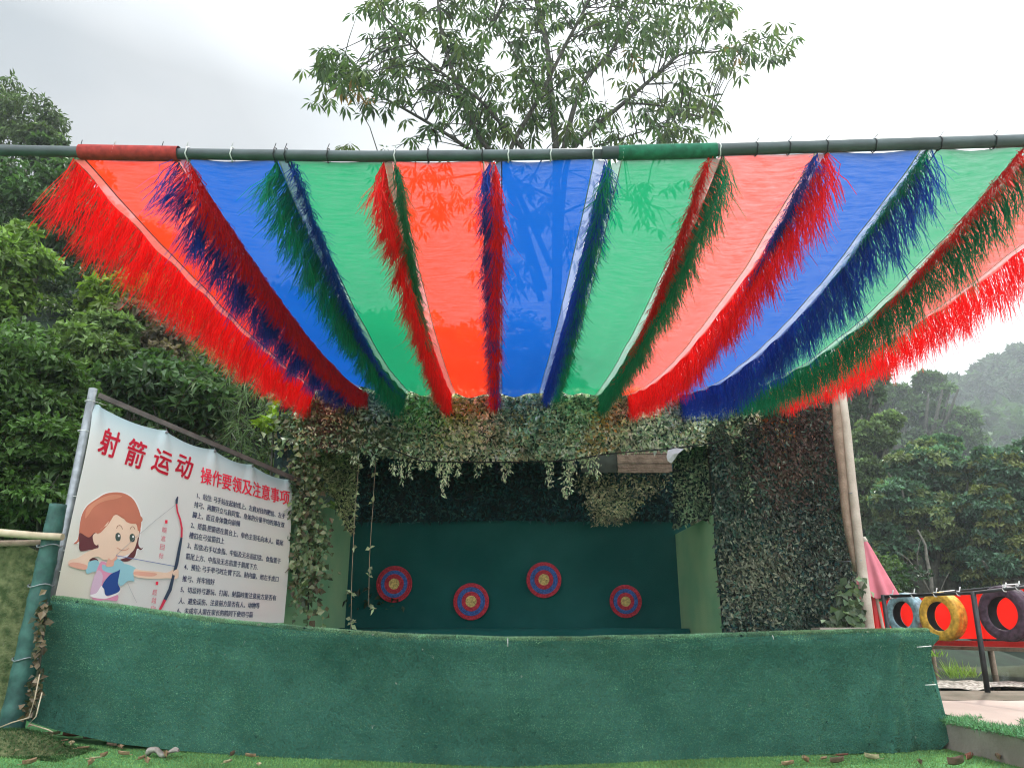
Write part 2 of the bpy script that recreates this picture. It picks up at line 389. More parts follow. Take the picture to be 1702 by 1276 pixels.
def cpt(s, v):
    f = min(max(s, 0), 1) * 120; i = min(int(f), 119); k = f - i
    b = lerp(CS[i][0], CS[i + 1][0], k); t = lerp(CS[i][1], CS[i + 1][1], k)
    T = 0.26     # thickness
    if v < 0.72:
        q = v / 0.72; p = lerp(b, t - Vector((0, 0, 0.03)), q)
        x = p.x
        d = 0.09 * (vn1(x * 0.9 + 3, q * 1.1, 2.2) - 0.5) + 0.085 * (vn1(x * 2.2 + q * 1.6, q * 2, 7.0) - 0.5) + 0.025 * math.sin(x * 2.3 + q * 2.5)
        d *= math.sin(math.pi * min(1, q * 0.9 + 0.1)) ** 0.5
        d += 0.05 * (1 - q) ** 2
        s0 = .519 + .02 * (1 - q)                      # seam where two lengths of turf meet
        d += .022 * math.exp(-((s - s0) / .005) ** 2) + (.014 if s < s0 else 0) - .03 * math.exp(-((s - s0 - .03) / .02) ** 2) * q
        for sf, wf, hf in ((.962, .007, .12), (.925, .014, .07), (.982, .006, .09)):   # pulls spreading from the tied end
            d += hf * (1 - .75 * q) * math.exp(-((s - (sf - (sf - .958) * q - .03 * (1 - q))) / (wf * (1.6 - q))) ** 2)
        d -= .03 * math.exp(-((s - .945) / .012) ** 2) * (1 - q)
        d += 0.018 * math.exp(-((q - .93) / .05) ** 2) * (1 if s > .7 else .5)      # rolled top
        lift = .035 * math.exp(-((s - .88) / .08) ** 2) * max(0, 1 - q * 8)
        e = max(0, (s - .90) / .10) ** 2 * interp(q, [0, .08, .25, .5, .8, .9, .95, 1], [-13, 4, 4, -3, -3, 1, 14, 10]) / 175
        return p + Vector((e, -d, lift))
    if v < 0.86:
        q = (v - 0.72) / 0.14; a = q * math.pi / 2
        p = t + Vector((0, 0.05, -0.03)) + Vector((0, -0.05 * math.cos(a), 0.03 * math.sin(a)))
        return p + Vector((0, 0, 0.010 * (vn1(p.x * 5, 1, 4) - 0.5)))
    if v < 0.95:
        q = (v - 0.86) / 0.09
        p = t + Vector((0, 0.05 + (T - 0.05) * q, -0.002)); return p + Vector((0, 0, 0.010 * (vn1(p.x * 5, 1 + q, 4) - 0.5)))
    q = (v - 0.95) / 0.05
    return lerp(t + Vector((0, T, -0.002)), Vector((b.x, b.y + T, b.z)), q)
cm = MB(); NA, NB = 260, 44
cm.grid(lambda a, b: cpt(a, b), NA, NB)
for s_ in (0, NA - 1):     # closed ends
    idx = [s_ * NB + j for j in range(NB)]
    cm.f.append(idx if s_ else idx[::-1]); cm.m.append(0); cm.sm.append(False)
ctr = empty('turf_counter', (0, 7.0, 0)); tag(ctr, 'long waist high counter wrapped in dark green artificial turf', 'counter')
cover = cm.build('turf_cover', M['turf'], ctr)
# pile on the cover
V = np.array(cm.v[:NA * NB]).reshape(NA, NB, 3)
n = 230000
fa = rng.uniform(0, NA - 1.001, n); fb = rng.uniform(0, NB * 0.955, n)
ia = fa.astype(int); ib = np.minimum(fb.astype(int), NB - 2); ka = (fa - ia)[:, None]; kb = (fb - ib)[:, None]
def bil(V): return (V[ia, ib] * (1 - ka) + V[ia + 1, ib] * ka) * (1 - kb) + (V[ia, ib + 1] * (1 - ka) + V[ia + 1, ib + 1] * ka) * kb
P = bil(V)
Nn = -np.cross(V[ia, ib + 1] - V[ia, ib], V[ia + 1, ib] - V[ia, ib]); Nn = unit(Nn)
Nn[:, 2] += 0.25
base = np.array([0.105, 0.215, 0.146]); 
rows = .75 + .5 * vnoise(np.stack([P[:, 0] * 2.5, P[:, 1] * 2.5, P[:, 2] * 55 + P[:, 0] * 2], 1))
var = 0.45 + 0.55 * vnoise(P * np.array([1.2, 1.2, 2.0]) + 5) + 0.75 * (vnoise(P * np.array([9, 9, 14.0]) + 5) - .5) + 0.5 * (vnoise(P * np.array([28, 28, 34.0]) + 2) - .5) + .25 + .7 * (vnoise(np.stack([P[:, 0] * 1.1 + P[:, 2] * 1.6, P[:, 2] * .5, P[:, 1] * 0], 1) + 31) - .5)
worn = np.clip((vnoise(P * np.array([0.8, 1, 3.0]) + 11) - 0.55) * 3, 0, 1)[:, None]
t = base * (var * rows)[:, None] * rng.uniform(0.5, 1.5, (n, 1)) + worn * np.array([0.018, 0.025, 0.012])
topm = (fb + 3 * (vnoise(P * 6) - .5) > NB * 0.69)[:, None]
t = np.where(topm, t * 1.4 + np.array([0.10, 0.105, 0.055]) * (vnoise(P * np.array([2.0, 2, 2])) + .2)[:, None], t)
for i in range(60):       # burn marks, holes and flecks of paper
    q = P[rng.integers(0, n)]; near = np.linalg.norm(P - q, axis=1) < rng.uniform(.006, .016); t[near] = (.004, .012, .012) if i % 5 < 3 else (.45, .46, .42)
low = np.clip(1 - (P[:, 2] + .03) / .10, 0, 1)[:, None] * vnoise(P * 5)[:, None]; t = t * (1 - .5 * low) + np.array([.05, .06, .035]) * low * .5      # mud splashed along the foot
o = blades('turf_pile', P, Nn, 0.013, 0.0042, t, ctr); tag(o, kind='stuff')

for pts_ in ([(844, 1060), (844, 1074)], [(1524, 1075), (1548, 1073)], [(1538, 1138), (1556, 1137)], [(1284, 1055), (1286, 1062)]):
    b = MB(); b.tube([at(x, y, 6.76) for x, y in pts_], .004, 5); b.build('tie', M['tie'], ctr)
# ------------------------------------------------------------------ right terrace, kerb, bank, pond
def tz(x, y): return interp(y, [5.0, 7.0, 8.5, 10.4, 11.2, 14], [0.22, 0.24, 0.39, 0.37, 0.25, 0.1])
tm = MB(); tm.grid(lambda a, b: (lerp(3.86, 13, a), lerp(2.5, 8.05, b), tz(0, lerp(2.5, 8.05, b)) + 0.006 * vn1(a * 40, b * 20, 0)), 40, 30)
tag(tm.build('path', M['path']), kind='structure')
tm = MB(); tm.grid(lambda a, b: (lerp(3.86, 13, a), lerp(8.05, 8.75, b), tz(0, lerp(8.05, 8.75, b)) + 0.004), 40, 8)
tag(tm.build('path_edge', M['dirt']), kind='structure')
tm = MB(); tm.grid(lambda a, b: (lerp(3.87, 14, a), lerp(8.72, 11.0, b), tz(0, lerp(8.72, 11.0, b)) + 0.05 * vn1(a * 60, b * 14, 0)), 60, 24)
tag(tm.build('gravel_bank', M['gravel']), kind='structure')
tm = MB(); tm.add([(3.9, 10.3, 0.33), (60, 10.3, 0.33), (60, 60, 0.33), (3.9, 60, 0.33)], [(0, 1, 2, 3)])
tag(tm.build('pond_water', M['water']), kind='structure')
km = MB()
km.grid(lambda a, b: Vector((3.64 + 0.06 * vn1(a * 5, 0, 0) + (0.02 if b < 0.5 else 0.0) + (0.24 if b > 0.9 else 0), lerp(7.5, 2.5, a), [-0.1, 0.05, 0.225, 0.245, 0.25, 0.2][int(b * 5 + 0.5)] + 0.012 * vn1(a * 30, b * 3, 5))), 60, 6, smooth=False)
k = km.build('concrete_kerb', M['concrete']); tag(k, 'broken concrete kerb holding up the pinkish path at the counter end', 'kerb')
# ragged turf strip lying on the kerb
n = 14000
px = rng.uniform(3.62, 4.35, n); py = rng.uniform(4.0, 7.3, n)
keep = (vnoise(np.stack([px * 3, py * 3, px * 0], 1)) + 0.5 * (4.35 - px) / 0.7) > 0.52
px, py = px[keep], py[keep]; P = np.stack([px, py, np.full(len(px), 0.245) + 0.03 * rng.random(len(px))], 1)
t = np.array([0.10, 0.24, 0.12]) * rng.uniform(0.6, 1.5, (len(P), 1))
o = blades('turf_strip', P, np.tile([-0.3, 0, 0.8], (len(P), 1)), 0.045, 0.008, t, spread=1.2)
tag(o, kind='stuff')
# grass on the bank
def tuft(name, c, h, n, label, tint):
    r = np.random.default_rng(int(c.x * 1000) % 9999)
    P = np.array(c)[None] + r.normal(size=(n, 3)) * np.array([0.055, 0.05, 0.0]); D = unit(np.stack([r.normal(size=n) * 0.45, r.normal(size=n) * 0.45, np.ones(n)], 1))
    V, F = leaf_quads(P, D, rdirs(n, r), h * r.uniform(0.5, 1.1, n), 0.014, fold=0.1)
    o = np_mesh(name, V, F, M['leaf_matt'], tint=np.array(tint) * np.repeat(r.uniform(0.7, 1.3, (n, 1)), 4, 0)); return tag(o, label, 'grass tuft', 'grass tufts on the gravel bank')
tuft('grass_tuft', at(1588, 1128, 9.9), 0.28, 60, 'taller pale green grass tuft on the gravel bank behind the counter end', (0.16, 0.26, 0.06))
tuft('grass_tuft', at(1612, 1126, 10.1), 0.17, 50, 'low spreading grass tuft nearest the black railing post on the bank', (0.17, 0.25, 0.07))
tuft('grass_tuft', at(1555, 1092, 10.4), 0.14, 24, 'tiny grass tuft right at the turf counter corner on the bank', (0.14, 0.24, 0.06))

# ------------------------------------------------------------------ the booth
FY = 10.0; BY = 12.2; RZ = 4.08
booth = empty('archery_booth', (0, 10, 0)); tag(booth, 'open fronted archery booth covered in camouflage netting with green turf walls', 'booth')
XL, XR = -2.86, 2.64; BXL, BXR = -2.53, 2.56
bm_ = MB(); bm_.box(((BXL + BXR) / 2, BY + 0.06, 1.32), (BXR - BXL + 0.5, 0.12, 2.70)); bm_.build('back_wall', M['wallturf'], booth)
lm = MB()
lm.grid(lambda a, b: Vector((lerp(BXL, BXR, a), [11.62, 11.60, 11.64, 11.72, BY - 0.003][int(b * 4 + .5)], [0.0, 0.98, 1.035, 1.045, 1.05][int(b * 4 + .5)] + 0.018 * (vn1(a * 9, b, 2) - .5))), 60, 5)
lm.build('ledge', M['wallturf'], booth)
# side walls, splayed
def side(x0, y0, x1, y1, thick, arch):
    m = MB(); m.mi = 0
    d = Vector((x1 - x0, y1 - y0, 0)); L = d.length; d.normalize(); nrm = Vector((d.y, -d.x, 0)) * thick
    N = 24; top = []
    for i in range(N + 1):
        t = i / N; z = (2.45 if x0 > 0 else 2.72) if not arch else 1.85 + 1.05 * math.sqrt(max(0, 1 - (abs(t - 0.45) / 0.62) ** 2))
        top.append((Vector((x0, y0, 0)) + d * L * t, z))
    vs = []
    for p, z in top:
        for o_ in (Vector((0, 0, 0)), nrm):
            for zz in (-0.05, z): vs.append(p + o_ + Vector((0, 0, zz)))
    fs = []
    for i in range(N):
        a, b = 4 * i, 4 * (i + 1)
        fs += [(a, b, b + 1, a + 1), (a + 2, a + 3, b + 3, b + 2), (a + 1, b + 1, b + 3, a + 3)]
    fs += [(0, 1, 3, 2), (4 * N, 4 * N + 2, 4 * N + 3, 4 * N + 1)]
    m.add(vs, fs); return m.build('side_wall', M['sideturf'], booth)
side(XL + 0.0, FY + 0.02, BXL, BY, -0.08, False)
side(XR, FY + 0.02, BXR, BY, 0.08, False)
# roof: dark sheets, with one open bay at the back over the far corner
rm = MB()
rm.box(((XL + 1.05) / 2 - 0.15, (FY + BY) / 2 + 0.3, RZ - 0.03), (1.05 - XL + 0.3, BY - FY + 0.7, 0.04))
rm.box(((1.05 + 4.3) / 2, 10.5, RZ - 0.03), (4.3 - 1.05, 1.1, 0.04))
rm.build('roof', M['timber'], booth)
tb = MB()
tb.tube([(-3.1, 10.02, 4.0), (4.35, 10.02, 4.02)], 0.05)
for x in (-2.9, -1.2, 0.6, 2.6): tb.tube([(x, 9.95, 3.98), (x, 12.5, 3.98)], 0.04)
for x, y in ((-2.95, 10.15), (2.72, 10.3), (-2.5, 12.4), (2.7, 12.4)): tb.tube([(x, y, -0.05), (x, y, 3.98)], 0.05)
tb.build('frame', M['timber'], booth)
bb = MB(); bb.box((1.36, 11.80, 3.50), (0.56, 0.03, 0.30)); bb.build('grey_board', M['greyboard'], booth)
bb = MB()
for i in range(6): bb.box((2.06, 11.74 + 0.008 * (i % 2), 3.37 + i * 0.075), (0.84, 0.02, 0.070))
bb.build('slatted_board', M['mat'], booth)

PAL_SAGE = [(0.62, 0.72, 0.52), (0.76, 0.80, 0.66), (0.26, 0.40, 0.25), (0.72, 0.72, 0.55), (0.08, 0.14, 0.10), (0.50, 0.44, 0.28), (0.44, 0.60, 0.46)]
PAL_DARK = [(0.035, 0.080, 0.060), (0.055, 0.105, 0.075), (0.09, 0.125, 0.10), (0.035, 0.05, 0.045), (0.12, 0.15, 0.12), (0.015, 0.05, 0.05), (0.07, 0.065, 0.05), (0.20, 0.24, 0.20)]
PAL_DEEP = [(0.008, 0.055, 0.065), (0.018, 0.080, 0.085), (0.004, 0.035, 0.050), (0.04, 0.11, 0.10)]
def camo(name, S, area, dens, pal, parent, size=0.075, lift=0.07, patches=None, back=True, na=40, nb=24, seed=1, outward=(0, -1, 0), mat_=None, hang=0.35, bump=0.05):
    """S(a,b)->point; scraps of cut cloth tied all over a dark net"""
    r = np.random.default_rng(seed); nrm0 = np.array(outward, float)
    if back:
        bmx = MB(); bmx.grid(lambda a, b: Vector(S(a, b)) - Vector(outward) * (0.02 + 0.03 * vn1(a * 9, b * 7, seed)), na, nb)
    n = int(area * dens); ab = r.random((n, 2))
    P = np.array([S(a, b) for a, b in ab]); P = P + nrm0 * (r.random((n, 1)) ** 1.5 * lift) + nrm0 * ((vnoise(P * 2.1 + seed) - .5) * bump * 2)[:, None]
    D = unit(r.normal(size=(n, 3)) * np.array([1, 0.55, 1]) + np.array([0, -0.25, -hang])); N = unit(np.tile(nrm0, (n, 1)) + 0.5 * r.normal(size=(n, 3)))
    L = size * r.uniform(0.55, 1.5, n); V, F = leaf_quads(P, D, N, L, L * r.uniform(0.24, 0.56, n), fold=0.2)
    pal = np.array(pal); z = vnoise(P * 1.7 + seed * 3)
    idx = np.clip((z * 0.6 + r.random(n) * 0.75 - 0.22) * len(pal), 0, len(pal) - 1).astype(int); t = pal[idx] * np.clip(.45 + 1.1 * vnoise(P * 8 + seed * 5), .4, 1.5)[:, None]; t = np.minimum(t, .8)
    if patches is not None:
        for c, rad, tc_ in patches:
            d = np.linalg.norm((P - np.array(c)), axis=1); k = (r.random(n) < np.exp(-(d / rad) ** 2) * 0.75)
            t[k] = np.array(tc_) * r.uniform(0.6, 1.3, (k.sum(), 1))
    if back:
        nv = len(bmx.v); bf = np.array(bmx.f)
        V = np.concatenate([np.array([tuple(v) for v in bmx.v]), V]); F = np.concatenate([bf, F + nv])
        t = np.concatenate([np.full((nv, 3), 0.02), np.repeat(t, 4, 0)]); mi = [1] * len(bf) + [0] * (len(F) - len(bf))
        return np_mesh(name, V, F, [M['camo'], M['netback']], parent, tint=t, midx=mi)
    return np_mesh(name, V, F, M['camo'], parent, tint=np.repeat(t, 4, 0))
# fascia: bottom edge follows the photo
FBX = [480, 560, 700, 830, 960, 1020, 1120, 1240, 1262]; FBY = [735, 752, 765, 768, 762, 752, 748, 728, 722]
def fas(a, b):
    px_ = lerp(480, 1262, a); p0 = at(px_, interp(px_, FBX, FBY), FY - 0.02); z = lerp(p0.z, RZ + 0.03, b)
    x = lerp(p0.x, p0.x * 1.0, b)
    y = FY - 0.03 - 0.10 * math.sin(math.pi * b) - 0.05 * vn1(x * 1.4, b * 2, 9)
    return (x, y, z)
A = lambda px_, py_, Y=FY: tuple(at(px_, py_, Y))
camo('fascia_net', fas, 5.2, 4600, PAL_SAGE, booth, size=0.062, lift=0.035, bump=0.07, seed=11, patches=[(c_, r_, tuple(min(.7, x * 1.45) for x in t_)) for c_, r_, t_ in [
    (A(540, 690), 0.42, (0.085, 0.045, 0.04)), (A(500, 700), 0.3, (0.07, 0.09, 0.04)), (A(790, 690), 0.16, (0.40, 0.25, 0.11)), (A(870, 700), 0.2, (0.36, 0.30, 0.13)), (A(1005, 700), 0.2, (0.46, 0.30, 0.10)),
    (A(985, 735), 0.2, (0.38, 0.28, 0.13)), (A(640, 740), 0.3, (0.10, 0.13, 0.07)), (A(590, 720), 0.3, (0.07, 0.09, 0.045)), (A(1235, 690), 0.25, (0.035, 0.055, 0.04)), (A(760, 690), 0.25, (0.24, 0.33, 0.10)), (A(700, 690), 0.22, (0.14, 0.27, 0.10))]])
# dangling tatters under the fascia
n = 0; Ps = []; 
for px_, py_, ln in ((655, 770, .16), (668, 768, .30), (683, 770, .22), (700, 770, .08), (712, 770, .10), (728, 770, .18), (737, 770, .46), (742, 772, .30), (748, 770, .14), (762, 768, .20), (795, 768, .22), (813, 766, .09), (838, 766, .30), (847, 766, .16), (908, 762, .10), (913, 762, .42), (938, 760, .56), (946, 760, .52), (952, 760, .20), (967, 758, .18), (978, 760, .25), (990, 760, .30), (620, 762, .10), (590, 757, .12)):
    p0 = at(px_, py_, FY - 0.06); k = int(52 * (0.3 + ln * 2.2)); tt = rng.random(k)
    Ps.append(np.array(p0)[None] + np.stack([rng.normal(size=k) * 0.035 * (1 - 0.6 * tt), rng.normal(size=k) * 0.03, -tt * ln + 0.03], 1))
P = np.concatenate(Ps); n = len(P)
V, F = leaf_quads(P, unit(rng.normal(size=(n, 3)) * 0.6 + np.array([0, 0, -1.0])), unit(rng.normal(size=(n, 3)) + np.array([0, -1.0, 0])), 0.048 * rng.uniform(.6, 1.5, n), 0.020, fold=.2)
np_mesh('net_tatters', V, F, M['camo'], booth, tint=np.repeat(np.array(PAL_SAGE)[rng.integers(0, 4, n)], 4, 0))
# netting along the left edge (above and beside the left side wall), hanging in front of its face
def lnet(a, b):
    px_ = lerp(487, 590, a); lo = interp(px_, [487, 505, 520, 545, 560, 575, 590], [1000, 850, 830, 815, 835, 880, 890])
    p0 = at(px_, lo, FY + 0.05 + a * 0.8); p1 = at(px_, 740, FY + 0.05 + a * 0.8); z = lerp(p0.z, p1.z + 0.3, b)
    return (p0.x * 1.0, p0.y - 0.06, z)
camo('side_net', lnet, 1.1, 5000, [(0.22, 0.29, 0.13), (0.32, 0.37, 0.19), (0.10, 0.15, 0.07), (0.38, 0.40, 0.24), (0.13, 0.15, 0.08)], booth, size=0.048, lift=0.05, seed=15, na=16, nb=16)
# dark net hung at the back above the turf, the sunlit patch in its far bay made as a paler piece
def bnet(a, b):
    x = lerp(-2.5, 2.7, a); zb = 2.63 + 0.04 * vn1(a * 8, 0, 1)
    return (x, BY - 0.10 - 0.10 * b + 0.05 * vn1(a * 9, b * 4, 3), lerp(zb, 4.0, b))
def bnet1(a, b): return bnet(a, b)
def bnet2(a, b):     # sunlit patch put in as a paler net piece, slanted like the light's edge
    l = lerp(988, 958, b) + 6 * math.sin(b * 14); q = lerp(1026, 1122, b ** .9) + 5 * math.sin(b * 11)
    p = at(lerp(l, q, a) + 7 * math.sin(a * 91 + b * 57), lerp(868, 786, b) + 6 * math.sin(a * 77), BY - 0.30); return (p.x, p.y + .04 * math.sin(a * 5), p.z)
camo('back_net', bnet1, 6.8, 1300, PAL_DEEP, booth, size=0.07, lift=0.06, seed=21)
camo('sunlit_patch_net', bnet2, 0.75, 3300, [(0.36, 0.38, 0.25), (0.44, 0.39, 0.26), (0.12, 0.17, 0.10), (0.54, 0.48, 0.35), (0.05, 0.09, 0.07)], booth, size=0.046, lift=0.04, seed=22, back=False)
# right: curtain net over the inner wall, scalloped
def cur(a, b):
    px_ = lerp(1118, 1245, a); lo = interp(px_, [1118, 1140, 1160, 1185, 1200, 1215, 1245], [880, 872, 862, 870, 858, 840, 830]); Y = lerp(10.6, 9.97, a)
    p0 = at(px_, lo, Y); p1 = at(px_, 742 - 14 * a, Y); z = lerp(p0.z, p1.z + 0.05, b)
    k = 1 - 0.12 * b * (1 - a)
    return (p0.x + 0.28 * b * (1 - a) * 0.3, Y - 0.04 - 0.05 * math.sin(a * 8), z)
camo('curtain_net', cur, 1.2, 2300, [(0.17, 0.26, 0.16), (0.25, 0.34, 0.21), (0.07, 0.12, 0.08), (0.34, 0.36, 0.24)], booth, size=0.05, lift=0.05, seed=25, na=16, nb=16)
# right: the tall netted wing wall
WX0 = 2.62
def wing(a, b):
    x0 = WX0 + 0.03 * vn1(b * 6, 1, 1) - 0.06 * (1 - b); x1 = 4.30
    x = lerp(x0, x1, a); z = lerp(-0.02, 4.06, b)
    y = 9.97 - 0.06 * vn1(x * 2, z * 1.2, 6) - (0.05 * math.sin((x - 2.6) * 5)) * 0.6 + (0.22 * max(0, 1 - abs(x - 2.95) / 0.14) * max(0, (z - 2.2) / 1.8))
    return (x, y, z)
camo('wing_net', wing, 6.8, 4800, PAL_DARK, booth, size=0.056, lift=0.07, seed=31, na=60, nb=80, hang=0.8, patches=[
    (A(1270, 700), 0.16, (0.26, 0.10, 0.035)), (A(1315, 702), 0.16, (0.24, 0.09, 0.04)), (A(1300, 725), 0.14, (0.30, 0.19, 0.05)), (A(1340, 730), 0.6, (0.085, 0.055, 0.05)), (A(1300, 780), 0.45, (0.10, 0.07, 0.055)), (A(1245, 700), 0.22, (0.02, 0.035, 0.035)), (A(1240, 750), 0.22, (0.02, 0.035, 0.035)),
    (A(1250, 960), 0.55, (0.19, 0.21, 0.15)), (A(1380, 680), 0.3, (0.14, 0.08, 0.06))])
wb = MB(); wb.box((3.47, 10.14, 2.0), (1.66, 0.05, 4.05)); wb.build('wing_wall', M['timber'], booth)
# left outer cheek under the ivy
wb = MB(); wb.box((-3.02, 10.06, 2.0), (0.28, 0.06, 3.95)); wb.build('corner_post', M['netback'], booth)

# cable along the fascia and a rag on it
cpts = [at(x, y, FY - 0.16) for x, y in ((640, 742), (700, 766), (780, 768), (860, 768), (940, 766), (1010, 754), (1120, 745), (1180, 737), (1235, 726))]
cb = MB(); cb.tube(cpts, 0.008, 6); tag(cb.build('cable', M['cable']), 'thin black cable slung along the lower edge of the booth netting', 'cable')
rg = MB()
rp = [(1110, 748), (1124, 744), (1137, 746), (1128, 753), (1122, 762), (1116, 770), (1110, 766), (1108, 758)]
cen = (1119, 755)
def ragp(x, y, k): return at(x, y, FY - 0.2 + 0.03 * math.sin(k * 1.7))
vs = [ragp(*cen, 0) + Vector((0, -0.03, 0))] + [ragp(x, y, i) for i, (x, y) in enumerate(rp)]; vs += [v + Vector((0, 0.006, 0)) for v in vs]
nn = len(rp); fs = [(0, i + 1, (i + 1) % nn + 1) for i in range(nn)] + [(nn + 1, nn + 1 + (i + 1) % nn + 1, nn + 1 + i + 1) for i in range(nn)]
rg.add(vs, fs); tag(rg.build('white_rag', M['whitecloth']), 'torn white rag caught on the cable below the booth netting', 'rag')

# ------------------------------------------------------------------ targets
def target(px_, py_, rad, tilt, label):
    c = at(px_, py_, BY - 0.09); root = empty('straw_target', (c.x, BY - 0.02, c.z)); tag(root, label, 'archery target', 'round rope targets on the back wall')
    ax = Vector((tilt[0], -1, tilt[1])).normalized(); q = ax.to_track_quat('Z', 'Y').to_matrix()
    rr = rad / 13.0
    def ring(k0, k1, name, m, hgt):
        b = MB()
        for k in range(k0, k1):
            R0 = rr * (k + 0.5) * (1 + .02 * math.sin(px_ + k)); N = max(10, 10 + 3 * k)
            pts = [c + q @ Vector((R0 * math.cos(2 * math.pi * i / N), R0 * math.sin(2 * math.pi * i / N), hgt - 0.010 * (k / 13) ** 2 * 3 + 0.006 * math.sin(i * 2.1 + k))) for i in range(N + 1)]
            b.tube(pts, rr * 0.57, 6, cap=False)
        return b.build(name, m, root)
    d = MB(); d.lathe([(0.002, -0.085), (rad * 0.94, -0.085), (rad * 0.97, -0.055), (rad * 0.93, -0.036), (0.002, -0.010)], c, ax, 36); d.build('straw_core', M['timber'], root)
    ring(0, 4, 'gold_centre', M['rope_gold'], 0.012); ring(4, 7, 'inner_red_band', M['rope_red'], 0.010); ring(7, 10, 'blue_band', M['rope_blue'], 0.006); ring(10, 13, 'outer_red_band', M['rope_red'], 0.0)
target(655, 970, 0.268, (0.05, 0.0), 'round rope target nearest the two hanging vines, dark blue band')
target(783, 999, 0.272, (0.0, 0.0), 'lowest hung rope target with a bright blue band, between two higher ones')
target(904, 963, 0.272, (-0.02, 0.03), 'highest hung rope target with a pale gold centre')
target(1040, 999, 0.24, (-0.10, -0.12), 'smallest rope target, tilted, nearest the netted wing wall')

# ------------------------------------------------------------------ hanging vines, ivy
def vine(pxs, label, seed):
    r = np.random.default_rng(seed); root = empty('hanging_vine', at(pxs[0][0], pxs[0][1], FY)); tag(root, label, 'vine', 'thin vines hanging in the booth opening')
    pts = [at(x, y, FY + 0.02) for x, y in pxs]; s = MB(); s.tube(pts, 0.0028, 5); s.build('stem', M['bamboodry'], root)
    P = []
    for i in range(len(pts) - 1):
        for k in range(5):
            if r.random() < 0.36: P.append(lerp(pts[i], pts[i + 1], r.random()))
    P = np.repeat(np.array(P), 2, 0); n = len(P); D = unit(r.normal(size=(n, 3)) * np.array([1, .4, .5]) + np.array([0.3, -0.2, -0.35]))
    V, F = leaf_quads(P, D, unit(r.normal(size=(n, 3)) * .5 + np.array([0, -1, 0.4])), r.uniform(0.05, 0.10, n), r.uniform(0.03, 0.06, n))
    np_mesh('leaves', V, F, M['leaf'], root, tint=np.repeat(np.array([0.30, 0.36, 0.22]) * r.uniform(.7, 1.3, (n, 1)), 4, 0))
vine([(597, 762), (594, 800), (590, 850), (588, 890), (585, 950), (584, 1000), (583, 1046)], 'longer hanging vine nearest the booth side wall, reaching the counter top', 3)
vine([(625, 764), (622, 800), (620, 840), (617, 880), (614, 930), (613, 985), (613, 1008), (626, 1011)], 'shorter hanging vine with a hooked lower tip, beside the longer one', 4)
def ivy(name, label, cat, spots, n, leaf, tints, seed, spread=(0.12, 0.06, 0.12), wide=.8, stems=None, droop=0.6):
    r = np.random.default_rng(seed); root = empty(name, (spots[0][0].x, spots[0][0].y, 0)); tag(root, label, cat)
    ws = np.array([s[1] for s in spots], float); ws /= ws.sum(); k = r.choice(len(spots), n, p=ws)
    C = np.array([tuple(s[0]) for s in spots])[k]; P = C + r.normal(size=(n, 3)) * np.array(spread)
    D = unit(r.normal(size=(n, 3)) * np.array([.8, .5, .6]) + np.array([0, -0.35, -droop])); N = unit(r.normal(size=(n, 3)) * .5 + np.array([0, -1, 0.5]))
    L = leaf * r.uniform(.6, 1.4, n); V, F = leaf_quads(P, D, N, L, L * wide)
    tt = np.array(tints)[r.integers(0, len(tints), n)] * r.uniform(.75, 1.25, (n, 1))
    np_mesh('leaves', V, F, M['leaf'], root, tint=np.repeat(tt, 4, 0))
    if stems:
        s = MB()
        for st in stems: s.tube(st, 0.012, 5)
        s.build('stem', M['bark'], root)
    return root
sp_ = [(at(x, y, 9.93), w_) for x, y, w_ in ((500, 700, 5), (520, 690, 4), (480, 680, 4), (470, 720, 4), (488, 730, 5), (505, 740, 4), (500, 770, 4), (510, 800, 5), (492, 790, 4), (510, 830, 5), (500, 850, 4), (520, 870, 4), (506, 880, 4), (525, 890, 3), (515, 910, 4), (500, 920, 3), (518, 935, 4), (505, 950, 3), (524, 960, 3), (510, 985, 2), (516, 1010, 1.5), (535, 1020, .6), (500, 1000, 1), (470, 650, 3), (500, 660, 3))]
ivy('ivy', 'ivy creeping down the turf wall between the printed banner and the booth opening', 'ivy', sp_, 1300, 0.085, [(0.10, 0.15, 0.07), (0.17, 0.23, 0.11), (0.06, 0.10, 0.05), (0.26, 0.30, 0.18), (0.12, 0.10, 0.06)], 5, stems=[[at(500, 680, 9.98), at(505, 800, 9.98), at(515, 900, 9.98), at(512, 1030, 9.98)]])
sp_ = [(at(x, y, 9.55), w_) for x, y, w_ in ((1405, 1020, 4), (1420, 1000, 4), (1412, 985, 3), (1425, 1030, 4), (1395, 1030, 3), (1385, 1035, 2), (1415, 965, 1))]
ivy('broad_leaf_plant', 'broad leaved green plant at the foot of the leaning wooden pole', 'plant', sp_, 110, 0.115, [(0.11, 0.17, 0.10), (0.17, 0.23, 0.15), (0.07, 0.11, 0.06)], 6, spread=(.08, .08, .07), stems=[[at(1410, 1062, 9.55), at(1412, 990, 9.55)]])
pl = MB(); p0 = at(1395, 1050, 9.5); pl.box(p0, (0.55, 0.28, 0.10)); tag(pl.build('planter_box', M['concrete']), 'low pale planter trough at the foot of the netted wing wall', 'planter')

